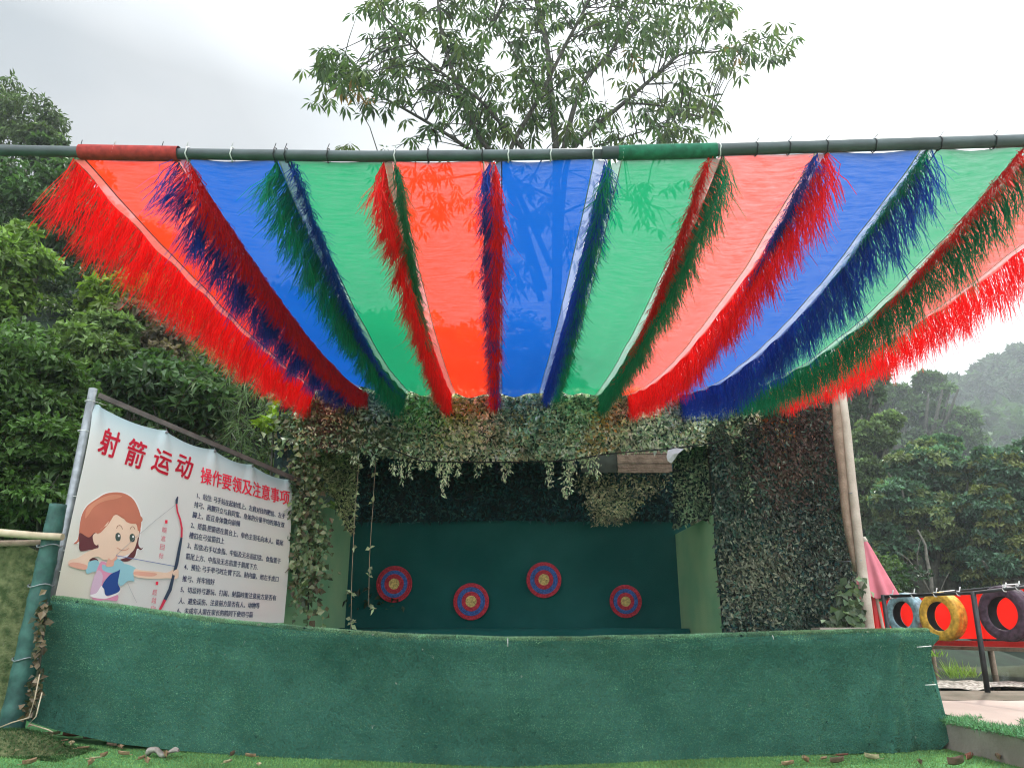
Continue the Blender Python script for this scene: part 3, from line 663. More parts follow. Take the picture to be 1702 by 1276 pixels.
# ------------------------------------------------------------------ right poles
def pole(name, pxs, Y, rads, m, label, cat, n=10, extra=None):
    b = MB(); pts = [at(x, y, Y) for x, y in pxs]; b.tube(pts, rads, n); o = b.build(name, m); tag(o, label, cat); return o
ty = 9.52
sm_ = []
ppx = [(1392, 600), (1398, 640), (1408, 720), (1416, 800), (1424, 870), (1432, 940), (1440, 1000), (1446, 1050), (1458, 1160)]
pole('wooden_pole', ppx, ty, [.048, .050, .052, .053, .055, .057, .059, .06, .06], M['palewood'], 'tall smooth pale wooden pole leaning at the edge of the netted wing wall', 'pole')
ppx = [(1386, 605), (1390, 645), (1394, 690), (1395, 730), (1400, 775), (1403, 810), (1406, 850), (1412, 890), (1419, 925), (1424, 950)]
pole('split_branch', ppx, ty + 0.06, [.05, .055, .075, .07, .062, .06, .055, .05, .042, .03], M['wood'], 'crooked brown split branch strapped against the pale wooden pole', 'branch')
for i, (a, b, lab) in enumerate((((1386, 823), (1416, 819), 'upper thin wire tying the pole to the wing wall'), ((1388, 934), (1432, 931), 'lower thin wire tying the pole to the wing wall'))):
    wm_ = MB(); wm_.tube([at(*a, 9.85), at(*b, ty - 0.06)], 0.006, 5); tag(wm_.build('wire', M['greysteel']), lab, 'wire', 'wires between wall and pole')

# ------------------------------------------------------------------ canopy pipe and streamers
PY = 3.65
pipe = empty('canopy_pipe', at(620, 258, PY)); tag(pipe, 'long grey steel pipe holding the coloured cloth streamers overhead', 'pipe')
ppx = [(-420, 243), (0, 251), (300, 256), (620, 260), (850, 259), (1010, 256)]
def pz_(px_): return interp(px_, [-420, 0, 300, 620, 850, 1010, 1190, 1450, 1702, 2150], [243, 250, 256, 260, 258, 255, 250, 242, 235, 221])
b = MB(); b.tube([at(x, pz_(x), PY) for x in (-420, 0, 300, 620, 850, 1010)], 0.031, 14); b.mi = 0
b.tube([at(x, pz_(x) - 1, PY - 0.0) for x in (1000, 1190, 1450, 1702, 2150)], 0.036, 14); b.build('tube', M['steel'], pipe)
def post(px_):
    t_ = at(px_, pz_(px_), PY); b = MB(); b.tube([(t_.x, t_.y, -0.3), (t_.x, t_.y, t_.z + 0.05)], 0.045, 12); b.build('post', M['steel'], pipe)
post(-420); post(2150)
for px_ in (138, 193, 272, 313, 387, 458, 476, 546, 657, 712, 802, 845, 915, 985, 1035, 1120, 1195, 1256, 1310, 1372, 1452, 1560, 1650):
    c = at(px_, pz_(px_), PY); b = MB()
    b.tube([c + Vector((0.003 * math.sin(i * 2.1), 0.039 * math.cos(2 * math.pi * i / 14), 0.039 * math.sin(2 * math.pi * i / 14))) for i in range(15)], 0.0035, 5, cap=False)
    b.tube([c + Vector((0, -0.03, 0.03)), c + Vector((0.012, -0.045, 0.046))], 0.002, 4); b.build('tie', M['tie'] if px_ % 2 else M['cable'], pipe)

ZROOF = at(800, 655, 9.9).z
STR = [
 # colour, Ltop, Lbot, Rtop, Rbot, sagL, sagR, windL, windR, label
 ('red', 140, (532, 646), 292, (600, 652), .13, .16, (-.30, 0), (-.24, .35), 'red fringed cloth streamer at the hillside end of the canopy'),
 ('blue', 312, (600, 642), 463, (655, 652), .22, .2, (-.20, -.25), (-.06, .2), 'blue fringed cloth streamer next to the hillside end red one'),
 ('green', 478, (680, 652), 636, (722, 655), .16, .15, (-.12, -.2), (-.10, .25), 'green fringed cloth streamer between a blue and a red one, hillside half'),
 ('red', 656, (757, 656), 804, (812, 656), .12, .10, (-.08, -.2), (-.10, .1), 'red fringed cloth streamer beside the steep central blue one'),
 ('blue', 834, (834, 655), 988, (896, 652), .08, .08, (-.03, 0), (0.0, 0), 'central blue fringed cloth streamer with the tree showing through it'),
 ('green', 1033, (934, 650), 1184, (988, 654), .10, .16, (0.02, 0), (0.0, 0), 'green fringed cloth streamer directly beside the central blue one, pond half'),
 ('red', 1200, (1018, 652), 1355, (1040, 655), .20, .27, (0, 0), (0.0, 0), 'red fringed cloth streamer with pale sunlit weave between green and blue, pond half'),
 ('blue', 1378, (1102, 654), 1530, (1126, 655), .28, .33, (0, 0), (0, 0), 'light blue fringed cloth streamer in the pond half of the canopy'),
 ('green', 1560, (1180, 654), 1706, (1214, 653), .26, .30, (0, 0), (0, 0), 'pale green fringed cloth streamer between blue and the last red one, pond end'),
 ('red', 1728, (1258, 654), 1895, (1286, 648), .26, .24, (0, 0), (-.10, 0), 'pale red fringed cloth streamer at the pond end of the canopy'),
]
def streamer(k, c, lt, lb, rt, rb, sl, sr, wl, wr, label):
    r = np.random.default_rng(100 + k)
    L0 = at(lt, pz_(lt) + 8, PY + 0.01); R0 = at(rt, pz_(rt) + 8, PY + 0.01); L1 = at(*lb, 9.86); R1 = at(*rb, 9.88)
    root = empty('cloth_streamer', (L0 + R0) / 2); tag(root, label, 'cloth streamer', 'fringed cloth streamers of the canopy')
    def edge(A_, B_, s, t): return lerp(A_, B_, t) + Vector((0, 0, -4 * s * t * (1 - t)))
    def S(a, t):
        l = edge(L0, L1, sl, t); q = edge(R0, R1, sr, t); p = lerp(l, q, a); wdt = (q - l).length
        z = -0.05 * wdt * math.sin(math.pi * max(0, min(1, a))) * (0.3 + t) + 0.02 * (vn1(a * 3 + k * 7, t * 9, 1.3) - .5) + 0.012 * (vn1(a * 2 + k * 3, t * 30, 5.1) - .5) + 0.025 * math.sin(a * 7 + t * 5 + k) * (0.2 + t * 0.6) * (1 if c != 'blue' else .6)
        return p + Vector((0, 0, z))
    NT, NA_ = 90, 19
    cols_ = [-0.10, -0.055] + [i / 14 for i in range(15)] + [1.055, 1.10]
    hw = 0.03
    vs = []; uvs = []
    for i in range(NT):
        t = i / (NT - 1); wdt = max(0.12, (edge(R0, R1, sr, t) - edge(L0, L1, sl, t)).length)
        for a in cols_:
            aa = a
            if a < 0: aa = a * 0.6 / wdt * 0.9
            if a > 1: aa = 1 + (a - 1) * 0.6 / wdt * 0.9
            p = S(aa, t)
            if a < 0 or a > 1: p = p + Vector((0, 0, -0.012 + 0.012 * math.sin(t * 60 + k)))
            vs.append(p); uvs.append((aa * wdt / .55 + k * 3.3, t))
    n_ = len(cols_); fs = [(i * n_ + j, (i + 1) * n_ + j, (i + 1) * n_ + j + 1, i * n_ + j + 1) for i in range(NT - 1) for j in range(n_ - 1)]
    mi = [1 if (j < 2 or j >= n_ - 3) else 0 for i in range(NT - 1) for j in range(n_ - 1)]
    me = bpy.data.meshes.new('cloth'); me.from_pydata([tuple(v) for v in vs], [], fs)
    ul = me.uv_layers.new(name='UVMap')
    ul.data.foreach_set('uv', np.array([uvs[i] for f in fs for i in f], dtype=np.float32).ravel())
    me.materials.append(M[('skypale_' if k > 5 else 'cloth_') + c]); me.materials.append(M['hem_' + c]); me.polygons.foreach_set('material_index', mi); me.polygons.foreach_set('use_smooth', [True] * len(fs)); me.update()
    link('cloth', me, root)
    # turn round the pipe: the cloth is sewn as a sleeve over it
    sl_ = MB()
    sl_.grid(lambda a, b: Vector((lerp(L0.x - .02, R0.x + .02, a), PY + 0.043 * math.cos(b * 2 * math.pi - 1.2), at(lerp(lt, rt, a), pz_(lerp(lt, rt, a)), PY).z + 0.043 * math.sin(b * 2 * math.pi - 1.2))), 14, 13)
    for i, v in enumerate(sl_.v): pass
    me = bpy.data.meshes.new('sleeve')
    if k in (0, 5): sl_.build('sleeve', M['sleeve_' + c], root)
    # stitched cord along both hems
    for side_, a in (('l', 0.0), ('r', 1.0)):
        b = MB(); b.tube([S(a, i / 59) + Vector((0, 0, -0.006)) for i in range(60)], 0.0035, 5); b.build('cord', M['cable'] if side_ == 'l' and k % 2 == 0 else M['tie'], root)
    # fringe on both edges
    for sgn, wnd, a0, sg in ((-1, wl, 'l', sl), (1, wr, 'r', sr)):
        n = 3800; lf = 1.0 if k < 4 else (.6 if k < 6 else .3)
        t = np.sort(r.random(n)) ** 0.92
        ts = [i / 199 for i in range(200)]
        ed = np.array([tuple(S(-0.10 * .6 * .9 / .45 if sgn < 0 else 1 + 0.10 * .6 * .9 / .45, x)) for x in ts])
        P = np.stack([np.interp(t, ts, ed[:, j]) for j in range(3)], 1)
        clump = (vnoise(np.stack([t * 70, t * 0 + k, t * 0 + sgn], 1)) - .5)
        FL = ([.37, .36, .34, .31, .20, .18, .08, .08, .08, .08] if sgn < 0 else [.21, .08, .11, .23, .19, .27, .32, .34, .33, .33])[k]
        ln = FL * (0.62 + 0.45 * r.random(n)) * (0.95 + 0.4 * clump)
        # threads lean with the wind, in locks
        lean = np.stack([wnd[0] + clump * 0.34 * lf + r.normal(size=n) * 0.06, wnd[1] + clump * 0.25 * lf + r.normal(size=n) * 0.06 - 0.03, -np.ones(n)], 1)
        lean = unit(lean); bend = np.stack([r.normal(size=n) * .02, r.normal(size=n) * .02, -0.02 * np.ones(n)], 1)
        # outer end of the hem flies off to the side a little at the pipe
        W = 0.0046 * r.uniform(.6, 1.3, n)[:, None]; ang = r.uniform(0, math.pi, n); Sd = np.stack([np.cos(ang), np.sin(ang), np.zeros(n)], 1)
        wav = r.normal(size=(n, 3)) * np.array([.016, .016, .006])
        st = []
        for q, wq in ((0, 1), (.35, 1), (.7, .9), (1.0, .45)):
            c_ = P + lean * (ln * q)[:, None] * np.array([q ** .5 if q else 0, 1, 1]) + bend * (q * q) * 2 + wav * math.sin(q * 5.5) + np.array([sgn * 0.03 * math.sin(q * 2), 0, 0])
            st.append(c_ - Sd * W * wq * .5); st.append(c_ + Sd * W * wq * .5)
        V = np.stack(st, 1).reshape(-1, 3); b0 = np.arange(n)[:, None] * 8
        F = np.concatenate([b0 + np.array([[2 * q, 2 * q + 1, 2 * q + 3, 2 * q + 2]]) for q in range(3)], 0)
        np_mesh('fringe', V, F, M['fringe_' + c], root)
for k, s_ in enumerate(STR): streamer(k, *s_)

# ------------------------------------------------------------------ printed banner
YL, YR = 7.62, 9.86
TL, TR = at(162, 668, YL), at(492, 796, YR)
e1 = (TR - TL); e1.z = 0; e1.normalize(); bn = Vector((e1.y, -e1.x, 0))   # faces the lawn
if bn.y > 0: bn = -bn
BL, BRc = on_plane(78, 1045, TL, bn), on_plane(472, 1034, TL, bn)
ban = empty('printed_banner', (TL.x, TL.y, 0.0)); tag(ban, 'large white printed banner with red Chinese heading and a cartoon archer girl', 'banner')
def bpl(px_, py_): return on_plane(px_, py_, TL, bn)
WID = (TR - TL).dot(e1)
def bdisp(p):
    u = (p - TL).dot(e1) / WID; zt = lerp(TL.z, TR.z, u); d = zt - p.z
    k = math.exp(-max(0, d) / 0.35)
    v = 0.0
    for uc in (0.02, .31, .55, .76, .98):
        a = (u - uc) * WID
        v += k * 0.020 * math.cos(min(abs(a) / (0.05 + 0.35 * max(d, 0)) * 3.0, math.pi))
    return v + 0.012 * math.sin(u * 5 + d * 0.8) + 0.006 * math.sin(d * 4 + u * 3)
def bsurf(a, b):
    t = lerp(TL, TR, a); q = lerp(BL, BRc, a); 
    sag = sum(0.045 * max(0, math.sin(math.pi * (a - x0) / (x1 - x0))) for x0, x1 in ((0.02, .31), (.31, .55), (.55, .76), (.76, 1.0)) if x0 <= a <= x1) * (1 - b) ** 6
    p = lerp(t, q, b) - Vector((0, 0, sag)); return p + bn * bdisp(p)
bm_ = MB(); bm_.grid(lambda a, b: bsurf(a, b), 110, 70)
def banner_mat():
    m, N, Lk, out = mat('banner_vinyl')
    p = N('ShaderNodeBsdfPrincipled'); p.inputs['Roughness'].default_value = 0.42; p.inputs['Specular IOR Level'].default_value = 0.35
    at_ = N('ShaderNodeAttribute', attribute_name='tint'); Lk(at_.outputs['Color'], p.inputs['Base Color'])
    t = N('ShaderNodeBsdfTranslucent'); Lk(at_.outputs['Color'], t.inputs[0])
    x = N('ShaderNodeMixShader'); x.inputs[0].default_value = 0.2; Lk(p.outputs[0], x.inputs[1]); Lk(t.outputs[0], x.inputs[2]); Lk(x.outputs[0], out.inputs[0]); return m
o = bm_.build('sheet', banner_mat(), ban)
a_ = o.data.attributes.new('tint', 'FLOAT_COLOR', 'POINT'); cc = np.ones((110 * 70, 4), np.float32)
for i in range(110):
    for j in range(70):
        a, b = i / 109, j / 69
        base_ = np.array([0.70, 0.685, 0.675]); blue_ = np.array([0.30, 0.47, 0.54]); cream = np.array([0.74, 0.69, 0.55]); pink = np.array([0.78, 0.60, 0.60])
        # printed washes: a pale blue sky band along the top, cream and pink patches low down
        kb_ = max(0, 1 - b / (0.20 + 0.05 * vn1(a * 4, 0, 0))) ** 1.3 * 0.75; c_ = base_ * (1 - kb_) + blue_ * kb_
        kc = math.exp(-((a - .04) / .16) ** 2 - ((b - .82) / .28) ** 2) * .8; c_ = c_ * (1 - kc) + cream * kc
        kp = math.exp(-((a - .88) / .12) ** 2 - ((b - .88) / .13) ** 2) * .45; c_ = c_ * (1 - kp) + pink * kp
        kp = math.exp(-((a - .93) / .14) ** 2 - ((b - .60) / .25) ** 2) * .35; c_ = c_ * (1 - kp) + cream * kp
        cc[i * 70 + j, :3] = c_
a_.data.foreach_set('color', cc.ravel())
def ink(name, c, rough=.45): return plain(name, c, rough, var=0.06, scale=3, spec=.3)
INK = {'red': ink('red_ink', (0.74, 0.02, 0.06)), 'navy': ink('navy_ink', (0.035, 0.045, 0.11)), 'pinkred': ink('pink_ink', (0.66, 0.20, 0.25)), 'white': ink('white_ink', (0.80, 0.78, 0.78)),
       'hair': ink('hair_ink', (0.50, 0.165, 0.105)), 'hairdark': ink('dark_hair_ink', (0.12, 0.03, 0.035)), 'hairhi': ink('hair_highlight_ink', (0.60, 0.24, 0.15)), 'skin': ink('skin_ink', (0.76, 0.55, 0.42)), 'skin2': ink('blush_ink', (0.70, 0.36, 0.27)), 'eye': ink('eye_ink', (0.05, 0.08, 0.07)),
       'cyan': ink('pale_blue_ink', (0.26, 0.50, 0.57)), 'pink': ink('pink_cloth_ink', (0.66, 0.27, 0.40)), 'lilac': ink('lilac_ink', (0.60, 0.43, 0.55)), 'royal': ink('royal_ink', (0.012, 0.055, 0.24)), 'bowred': ink('bow_red_ink', (0.58, 0.03, 0.07)), 'bowdark': ink('bow_dark_ink', (0.03, 0.05, 0.09)), 'string': ink('string_ink', (0.33, 0.32, 0.36)), 'arrow': ink('arrow_ink', (0.16, 0.2, 0.4)), 'line': ink('outline_ink', (0.24, 0.09, 0.06)), 'smile': ink('smile_ink', (0.55, 0.22, 0.14))}
def smooth_poly(pts, k=5):
    n = len(pts); o = []
    for i in range(n):
        p0, p1, p2, p3 = (Vector(pts[(i + j) % n]) for j in (-1, 0, 1, 2))
        for s in range(k):
            t = s / k; o.append(0.5 * ((2 * p1) + (p2 - p0) * t + (2 * p0 - 5 * p1 + 4 * p2 - p3) * t * t + (3 * p1 - p0 - 3 * p2 + p3) * t ** 3))
    return o
art = MB(); art_m = []; LAY = [0]
def put(flat_px, c, smooth=True, k=5):
    pts = smooth_poly(flat_px, k) if smooth else [Vector(p) for p in flat_px]
    LAY[0] += 1; off = 0.004 + 0.00035 * LAY[0]
    w3 = []
    for p in pts:
        q = bpl(p[0], p[1]); w3.append(q + bn * (bdisp(q) + off))
    tri = tessellate_polygon([[Vector((p[0], p[1], 0)) for p in pts]])
    if c not in art_m: art_m.append(c)
    art.mi = art_m.index(c); art.add(w3, tri)
def Z(*a): return [(90 + x / 5.318, 780 + y / 5.318) for x, y in a]
def stroke(pts, wd, c):
    P_ = [Vector(p) for p in pts]; l = []; r_ = []
    for i, p in enumerate(P_):
        d = (P_[min(i + 1, len(P_) - 1)] - P_[max(i - 1, 0)]).normalized(); nn_ = Vector((-d.y, d.x)); wi = wd[i] if hasattr(wd, '__len__') else wd
        l.append(p + nn_ * wi / 2); r_.append(p - nn_ * wi / 2)
    put(l + r_[::-1], c, smooth=False)
# archer girl print
put(Z((160, 655), (205, 600), (222, 470), (245, 380), (290, 310), (370, 250), (450, 205), (540, 192), (630, 205), (700, 250), (750, 330), (775, 430), (770, 540), (745, 650), (760, 700), (790, 690), (770, 715), (735, 710), (715, 770), (600, 815), (560, 790), (390, 700), (340, 700), (300, 715), (225, 720), (215, 660)), 'white')
put(Z((300, 790), (345, 780), (380, 800), (370, 830), (310, 810)), 'hairdark')
put(Z((560, 800), (640, 770), (700, 690), (715, 620), (760, 520), (740, 650), (760, 695), (785, 688), (760, 712), (728, 700), (705, 770), (640, 812)), 'hairdark')
put(Z((165, 655), (205, 610), (225, 470), (250, 380), (300, 310), (380, 255), (450, 215), (540, 200), (620, 212), (690, 255), (735, 330), (765, 430), (760, 520), (720, 560), (400, 600), (380, 690), (300, 712), (222, 718), (215, 640), (190, 655)), 'hair')
put(Z((215, 640), (222, 560), (300, 600), (360, 560), (385, 690), (300, 712), (222, 718)), 'hairdark')
put(Z((290, 340), (380, 270), (460, 235), (540, 222), (600, 235), (540, 260), (440, 280), (350, 330), (300, 400), (270, 430)), 'hairhi')
put(Z((385, 560), (440, 500), (480, 455), (540, 400), (600, 430), (690, 470), (725, 490), (735, 570), (725, 640), (690, 720), (620, 760), (540, 770), (460, 740), (390, 690)), 'skin')
put(Z((335, 590), (360, 562), (385, 580), (388, 640), (370, 670), (345, 650)), 'skin'); put(Z((718, 560), (740, 540), (750, 570), (735, 605), (718, 600)), 'skin')
put(Z((370, 560), (430, 510), (470, 480), (500, 380), (540, 370), (490, 460), (450, 510), (400, 560)), 'hair'); put(Z((530, 380), (590, 410), (640, 465), (700, 480), (760, 470), (770, 420), (640, 340)), 'hair')
for x, y in ((558, 597), (684, 605)):
    put(Z((x - 24, y), (x - 18, y - 28), (x, y - 38), (x + 18, y - 28), (x + 24, y), (x + 17, y + 28), (x, y + 36), (x - 17, y + 28)), 'eye')
    put(Z((x - 2, y - 10), (x + 8, y - 24), (x + 16, y - 10), (x + 8, y)), 'white')
stroke(Z((545, 520), (555, 498), (575, 492), (590, 505), (598, 528)), .9, 'line'); stroke(Z((665, 528), (675, 508), (690, 503), (703, 515), (708, 530)), .9, 'line')
stroke(Z((545, 690), (580, 710), (620, 715), (655, 695)), .9, 'smile')
# arms, clothes
put(Z((270, 850), (300, 815), (360, 800), (390, 830), (380, 890), (330, 905), (275, 918)), 'cyan')
put(Z((115, 840), (130, 800), (200, 780), (300, 720), (400, 690), (500, 690), (520, 740), (470, 790), (430, 800), (370, 770), (300, 800), (270, 880), (180, 870)), 'skin')
put(Z((115, 845), (150, 820), (230, 830), (280, 850), (265, 885), (180, 872)), 'skin2')
put(Z((350, 1160), (305, 1090), (340, 960), (390, 830), (430, 815), (500, 870), (500, 920), (420, 1000), (440, 1110), (545, 1105), (540, 1160), (440, 1150)), 'pink')
put(Z((305, 1085), (335, 960), (375, 890), (415, 930), (405, 1020), (375, 1080), (320, 1105)), 'lilac')
put(Z((415, 840), (470, 850), (540, 790), (605, 830), (580, 890), (500, 915), (420, 890)), 'cyan')
put(Z((300, 1110), (360, 1090), (410, 1025), (440, 1110), (490, 1112), (560, 1060), (555, 1100), (440, 1140), (330, 1130)), 'white')
put(Z((412, 1022), (480, 930), (560, 890), (595, 850), (575, 930), (550, 1000), (570, 1060), (530, 1095), (445, 1112), (430, 1060)), 'royal')
put(Z((580, 850), (620, 835), (712, 875), (690, 940), (695, 985), (640, 985), (580, 1030), (552, 1000), (565, 920)), 'cyan')
put(Z((700, 880), (760, 890), (880, 900), (990, 910), (1050, 880), (1085, 890), (1090, 950), (1050, 970), (1000, 960), (900, 965), (780, 960), (695, 940)), 'skin')
put(Z((705, 900), (800, 905), (900, 920), (850, 945), (700, 930)), 'skin2')
put(Z((445, 850), (465, 790), (500, 760), (540, 760), (545, 790), (520, 810), (510, 850), (470, 860)), 'skin2'); put(Z((470, 760), (520, 700), (545, 710), (530, 770), (490, 800)), 'skin')
# bow, string, arrow
stroke(Z((1065, 315), (900, 440), (700, 610), (540, 755)), .55, 'string'); stroke(Z((635, 1000), (670, 1080), (718, 1175)), .5, 'string')
stroke(Z((535, 760), (700, 790), (1060, 855)), 1.1, 'arrow')
stroke(Z((1090, 240), (1080, 270), (1078, 305)), [2, 4.5, 3.4], 'bowdark'); stroke(Z((1078, 305), (1085, 370), (1110, 440), (1125, 520), (1120, 600)), [2.6, 2.8, 3.0, 3.2, 3.4], 'bowred')
stroke(Z((1120, 600), (1100, 700), (1075, 830), (1045, 940), (1015, 1060), (970, 1150)), [3.6, 5.2, 5.6, 4.4, 6.2, 5.4], 'bowdark'); stroke(Z((970, 1150), (950, 1190), (925, 1240)), [5, 4.6, 4], 'bowred')
put(Z((1040, 905), (1080, 880), (1090, 910), (1050, 935)), 'skin')
for x, y in ((985, 462), (898, 1005)): put(Z((x - 11, y - 15), (x + 11, y - 15), (x + 9, y + 15), (x - 13, y + 15)), 'red', smooth=False)
art.build('picture', [INK[c] for c in art_m], ban)

dg = None
def text_mesh(s, offset=0.0, shear=0.0):
    cu = bpy.data.curves.new('lettering', 'FONT'); cu.body = s; cu.size = 1.0; cu.offset = offset; cu.shear = shear; cu.resolution_u = 3
    ob = bpy.data.objects.new('lettering', cu); col.objects.link(ob)
    d = bpy.context.evaluated_depsgraph_get(); d.update(); me = bpy.data.meshes.new_from_object(ob.evaluated_get(d))
    V = np.array([v.co[:] for v in me.vertices]); F = [list(p.vertices) for p in me.polygons]
    bpy.data.objects.remove(ob); bpy.data.curves.remove(cu); bpy.data.meshes.remove(me); return V, F
def letters(mb, s, S_, E_, hpx, offset=0.0, shear=0.0, lift=0.005, vdir=None, skew=0.0, pad=(0, 0)):
    """S_, E_: photo points of the line's lower start and end; hpx: glyph height at the start"""
    V, F = text_mesh(s, offset, shear)
    if len(V) == 0: return
    x0, x1, y0, y1 = V[:, 0].min(), V[:, 0].max(), V[:, 1].min(), V[:, 1].max()
    A0, A1 = bpl(*S_), bpl(*E_); up = (bpl(S_[0], S_[1] - hpx) - A0).length
    out = []
    for v in V:
        q = A0 + (A1 - A0) * ((v[0] - x0) / (x1 - x0)) + Vector((0, 0, 1)) * (up * (v[1] - y0) / (y1 - y0)) + e1 * (skew * (v[1] - y0))
        out.append(q + bn * (bdisp(q) + lift))
    mb.add(out, F)
for c_, off, lf, nm in (('red', 0.008, 0.0060, 'title'),):
    tm = MB()
    for ch, sx, sy, ex, ey, h in (('射', 161, 752, 196, 765, 48), ('箭', 207, 771, 240, 783, 48), ('运', 250, 780, 282, 793, 40), ('动', 291, 788, 320, 800, 40)): 
        for dx, dy in ((0, 0), (.9, .3), (.5, -.7)): letters(tm, ch, (sx + dx, sy + dy), (ex + dx, ey + dy), h, offset=off, shear=0.25, lift=lf + dx * .0006)
    
    for dx in (0, .6): letters(tm, '操作要领及注意事项', (334 + dx, 802), (483 + dx, 840), 28, offset=off, lift=lf + dx * .0006); tm.build(nm, INK[c_], ban)
tm = MB()
LINES = [('1、站位: 弓手站在起射线上、左肩对目的靶位、左手', (328, 828), (476, 862), 9.5), ('持弓、两脚开立与肩同宽、身体的分量平均的薄在双', (323, 843), (474, 877), 9.5), ('脚上、而且身体微向前倾', (320, 860), (400, 875), 9.5),
 ('2、搭箭:把箭搭在箭台上、单色主羽毛向本人、箭尾', (317, 877), (471, 907), 9.5), ('槽扣在弓弦箭扣上', (314, 894), (373, 904), 9.5), ('3、扣弦:右手以食指、中指及无名指扣弦、食指置于', (311, 911), (466, 937), 9.5),
 ('箭尾上方、中指及无名指置于箭尾下方.', (308, 929), (428, 947), 9.5), ('4、预拉: 弓手举弓时左臂下沉、肘内旋、用左手虎口', (305, 946), (462, 967), 9.5), ('推弓、并牢固好', (302, 966), (356, 972), 9.5),
 ('5、切忌持弓游玩、打闹、射箭时需注意前方是否有', (299, 984), (458, 998), 9.5), ('人、避免误伤、注意前方是否有人、动物等', (296, 1003), (431, 1011), 9.5), ('6、未成年人需在家长的陪同下使用弓箭', (294, 1019), (420, 1026), 9.5)]
for s, a, b, h in LINES: 
    for dx in (0, .35): letters(tm, s, (a[0] + dx, a[1]), (b[0] + dx, b[1]), h + 1.2, offset=0.004, lift=.005 + dx * .0006)
tm.build('instructions', INK['navy'], ban)
tm = MB()
for i, ch in enumerate('瞄准目标'): x = 272.5 - i * 2.0; y = 884.5 + i * 14.2; letters(tm, ch, (x - 3.8, y), (x + 3.8, y + 1.5), 9.5, offset=.005)
for i, ch in enumerate('超越自'): x = 255.5 - i * 1.2; y = 988 + i * 13.5; letters(tm, ch, (x - 3.8, y), (x + 3.8, y + 1.2), 9.5, offset=.005)
tm.build('side_slogan', INK['pinkred'], ban)
# frame
fr = MB(); tp = at(155, 646, YL + .04); bt = on_plane(70, 1060, tp, bn); fr.tube([bt - Vector((0, 0, .6)), tp], 0.042, 10); fr.build('post', M['greysteel'], ban)
fr = MB(); a, b = at(164, 657, YL + .06), at(500, 800, YR + .1); fr.box((a + b) / 2, ((b - a).length, 0.03, 0.055), (b - a).to_track_quat('X', 'Z').to_matrix()); fr.build('top_rail', M['railwood'], ban)
for px_, py_ in ((147, 668), (135, 717), (120, 826), (104, 916), (97, 950)):
    c = on_plane(px_ + 3, py_, tp, bn); b_ = MB(); b_.tube([c + Vector((0.05 * math.cos(i / 12 * 6.283), 0.05 * math.sin(i / 12 * 6.283), .004 * i / 12)) for i in range(13)] + [c + e1 * 0.16 + bn * .02], 0.004, 5); b_.build('tie', M['tie'], ban)
for a in (.31, .55, .76, .98):
    c = bsurf(a, 0.012); b_ = MB(); b_.lathe([(0.006, .004), (.016, .006), (.018, 0)], c + bn * .002, bn, 12); b_.tube([c + bn * .006, c + Vector((0, 0, .07)) - bn * .03], .003, 4); b_.build('eyelet', M['greysteel'], ban)

# ------------------------------------------------------------------ left: bamboo post, rail, mossy panel
bp = empty('bamboo_post', at(25, 1190, 6.9)); tag(bp, 'thick bamboo post painted dark green between mossy panel and counter', 'bamboo post')
b = MB(); pts = []; rads = []
for i in range(49):
    t = i / 48; p = lerp(at(18, 1215, 6.9), at(97, 838, 6.9), t); pts.append(p); kk = (t * 6.2) % 1.0
    rads.append((0.098 - 0.026 * t) * (1 + 0.07 * math.exp(-((kk - .5) / .05) ** 2) - 0.02 * math.cos(kk * 6.283)))
b.tube(pts, rads, 16); b.build('culm', M['bamboo'], bp)
for t in (.30, .62, .80):
    c = lerp(at(18, 1215, 6.9), at(97, 838, 6.9), t); b = MB(); b.tube([c + Vector((0.1 * math.cos(i / 16 * 6.283), .1 * math.sin(i / 16 * 6.283), .015 * math.sin(i))) for i in range(17)], .006, 5, cap=False); b.build('tie_wire', M['greysteel'], bp)
b = MB(); b.tube([at(-120, 880, 6.82), at(0, 885, 6.82), at(60, 890, 6.8), at(104, 892, 6.78)], [.034, .034, .032, .03], 10); tag(b.build('bamboo_rail', M['bamboodry']), 'pale dry bamboo rail across the top of the mossy panel', 'bamboo rail')
b = MB(); b.tube([at(-120, 905, 6.95), at(0, 903, 6.95), at(85, 901, 6.92)], [.03, .03, .026], 8); tag(b.build('bamboo_rail', M['wood']), 'darker weathered bamboo rail under the pale one on the mossy panel', 'bamboo rail')
b = MB()
def mp_(a, bb):
    px_ = lerp(-140, interp(bb, [0, 1], [78, 8]), a); py_ = lerp(interp(px_, [-140, 0, 40, 78], [915, 905, 905, 925]), 1215, bb)
    p = at(px_, py_, 7.02); return p + Vector((0, -.05 * (vn1(a * 4, bb * 3, 2) - .3), 0))
b.grid(mp_, 40, 40)
vs = list(b.v); b.add([(v[0], v[1] + .05, v[2]) for v in vs], [tuple(reversed(f)) for f in b.f[:39 * 39]])
mpn = b.build('mossy_fence', M['moss']); tag(mpn, 'faded mossy turf fence panel beside the green bamboo post', 'fence panel')
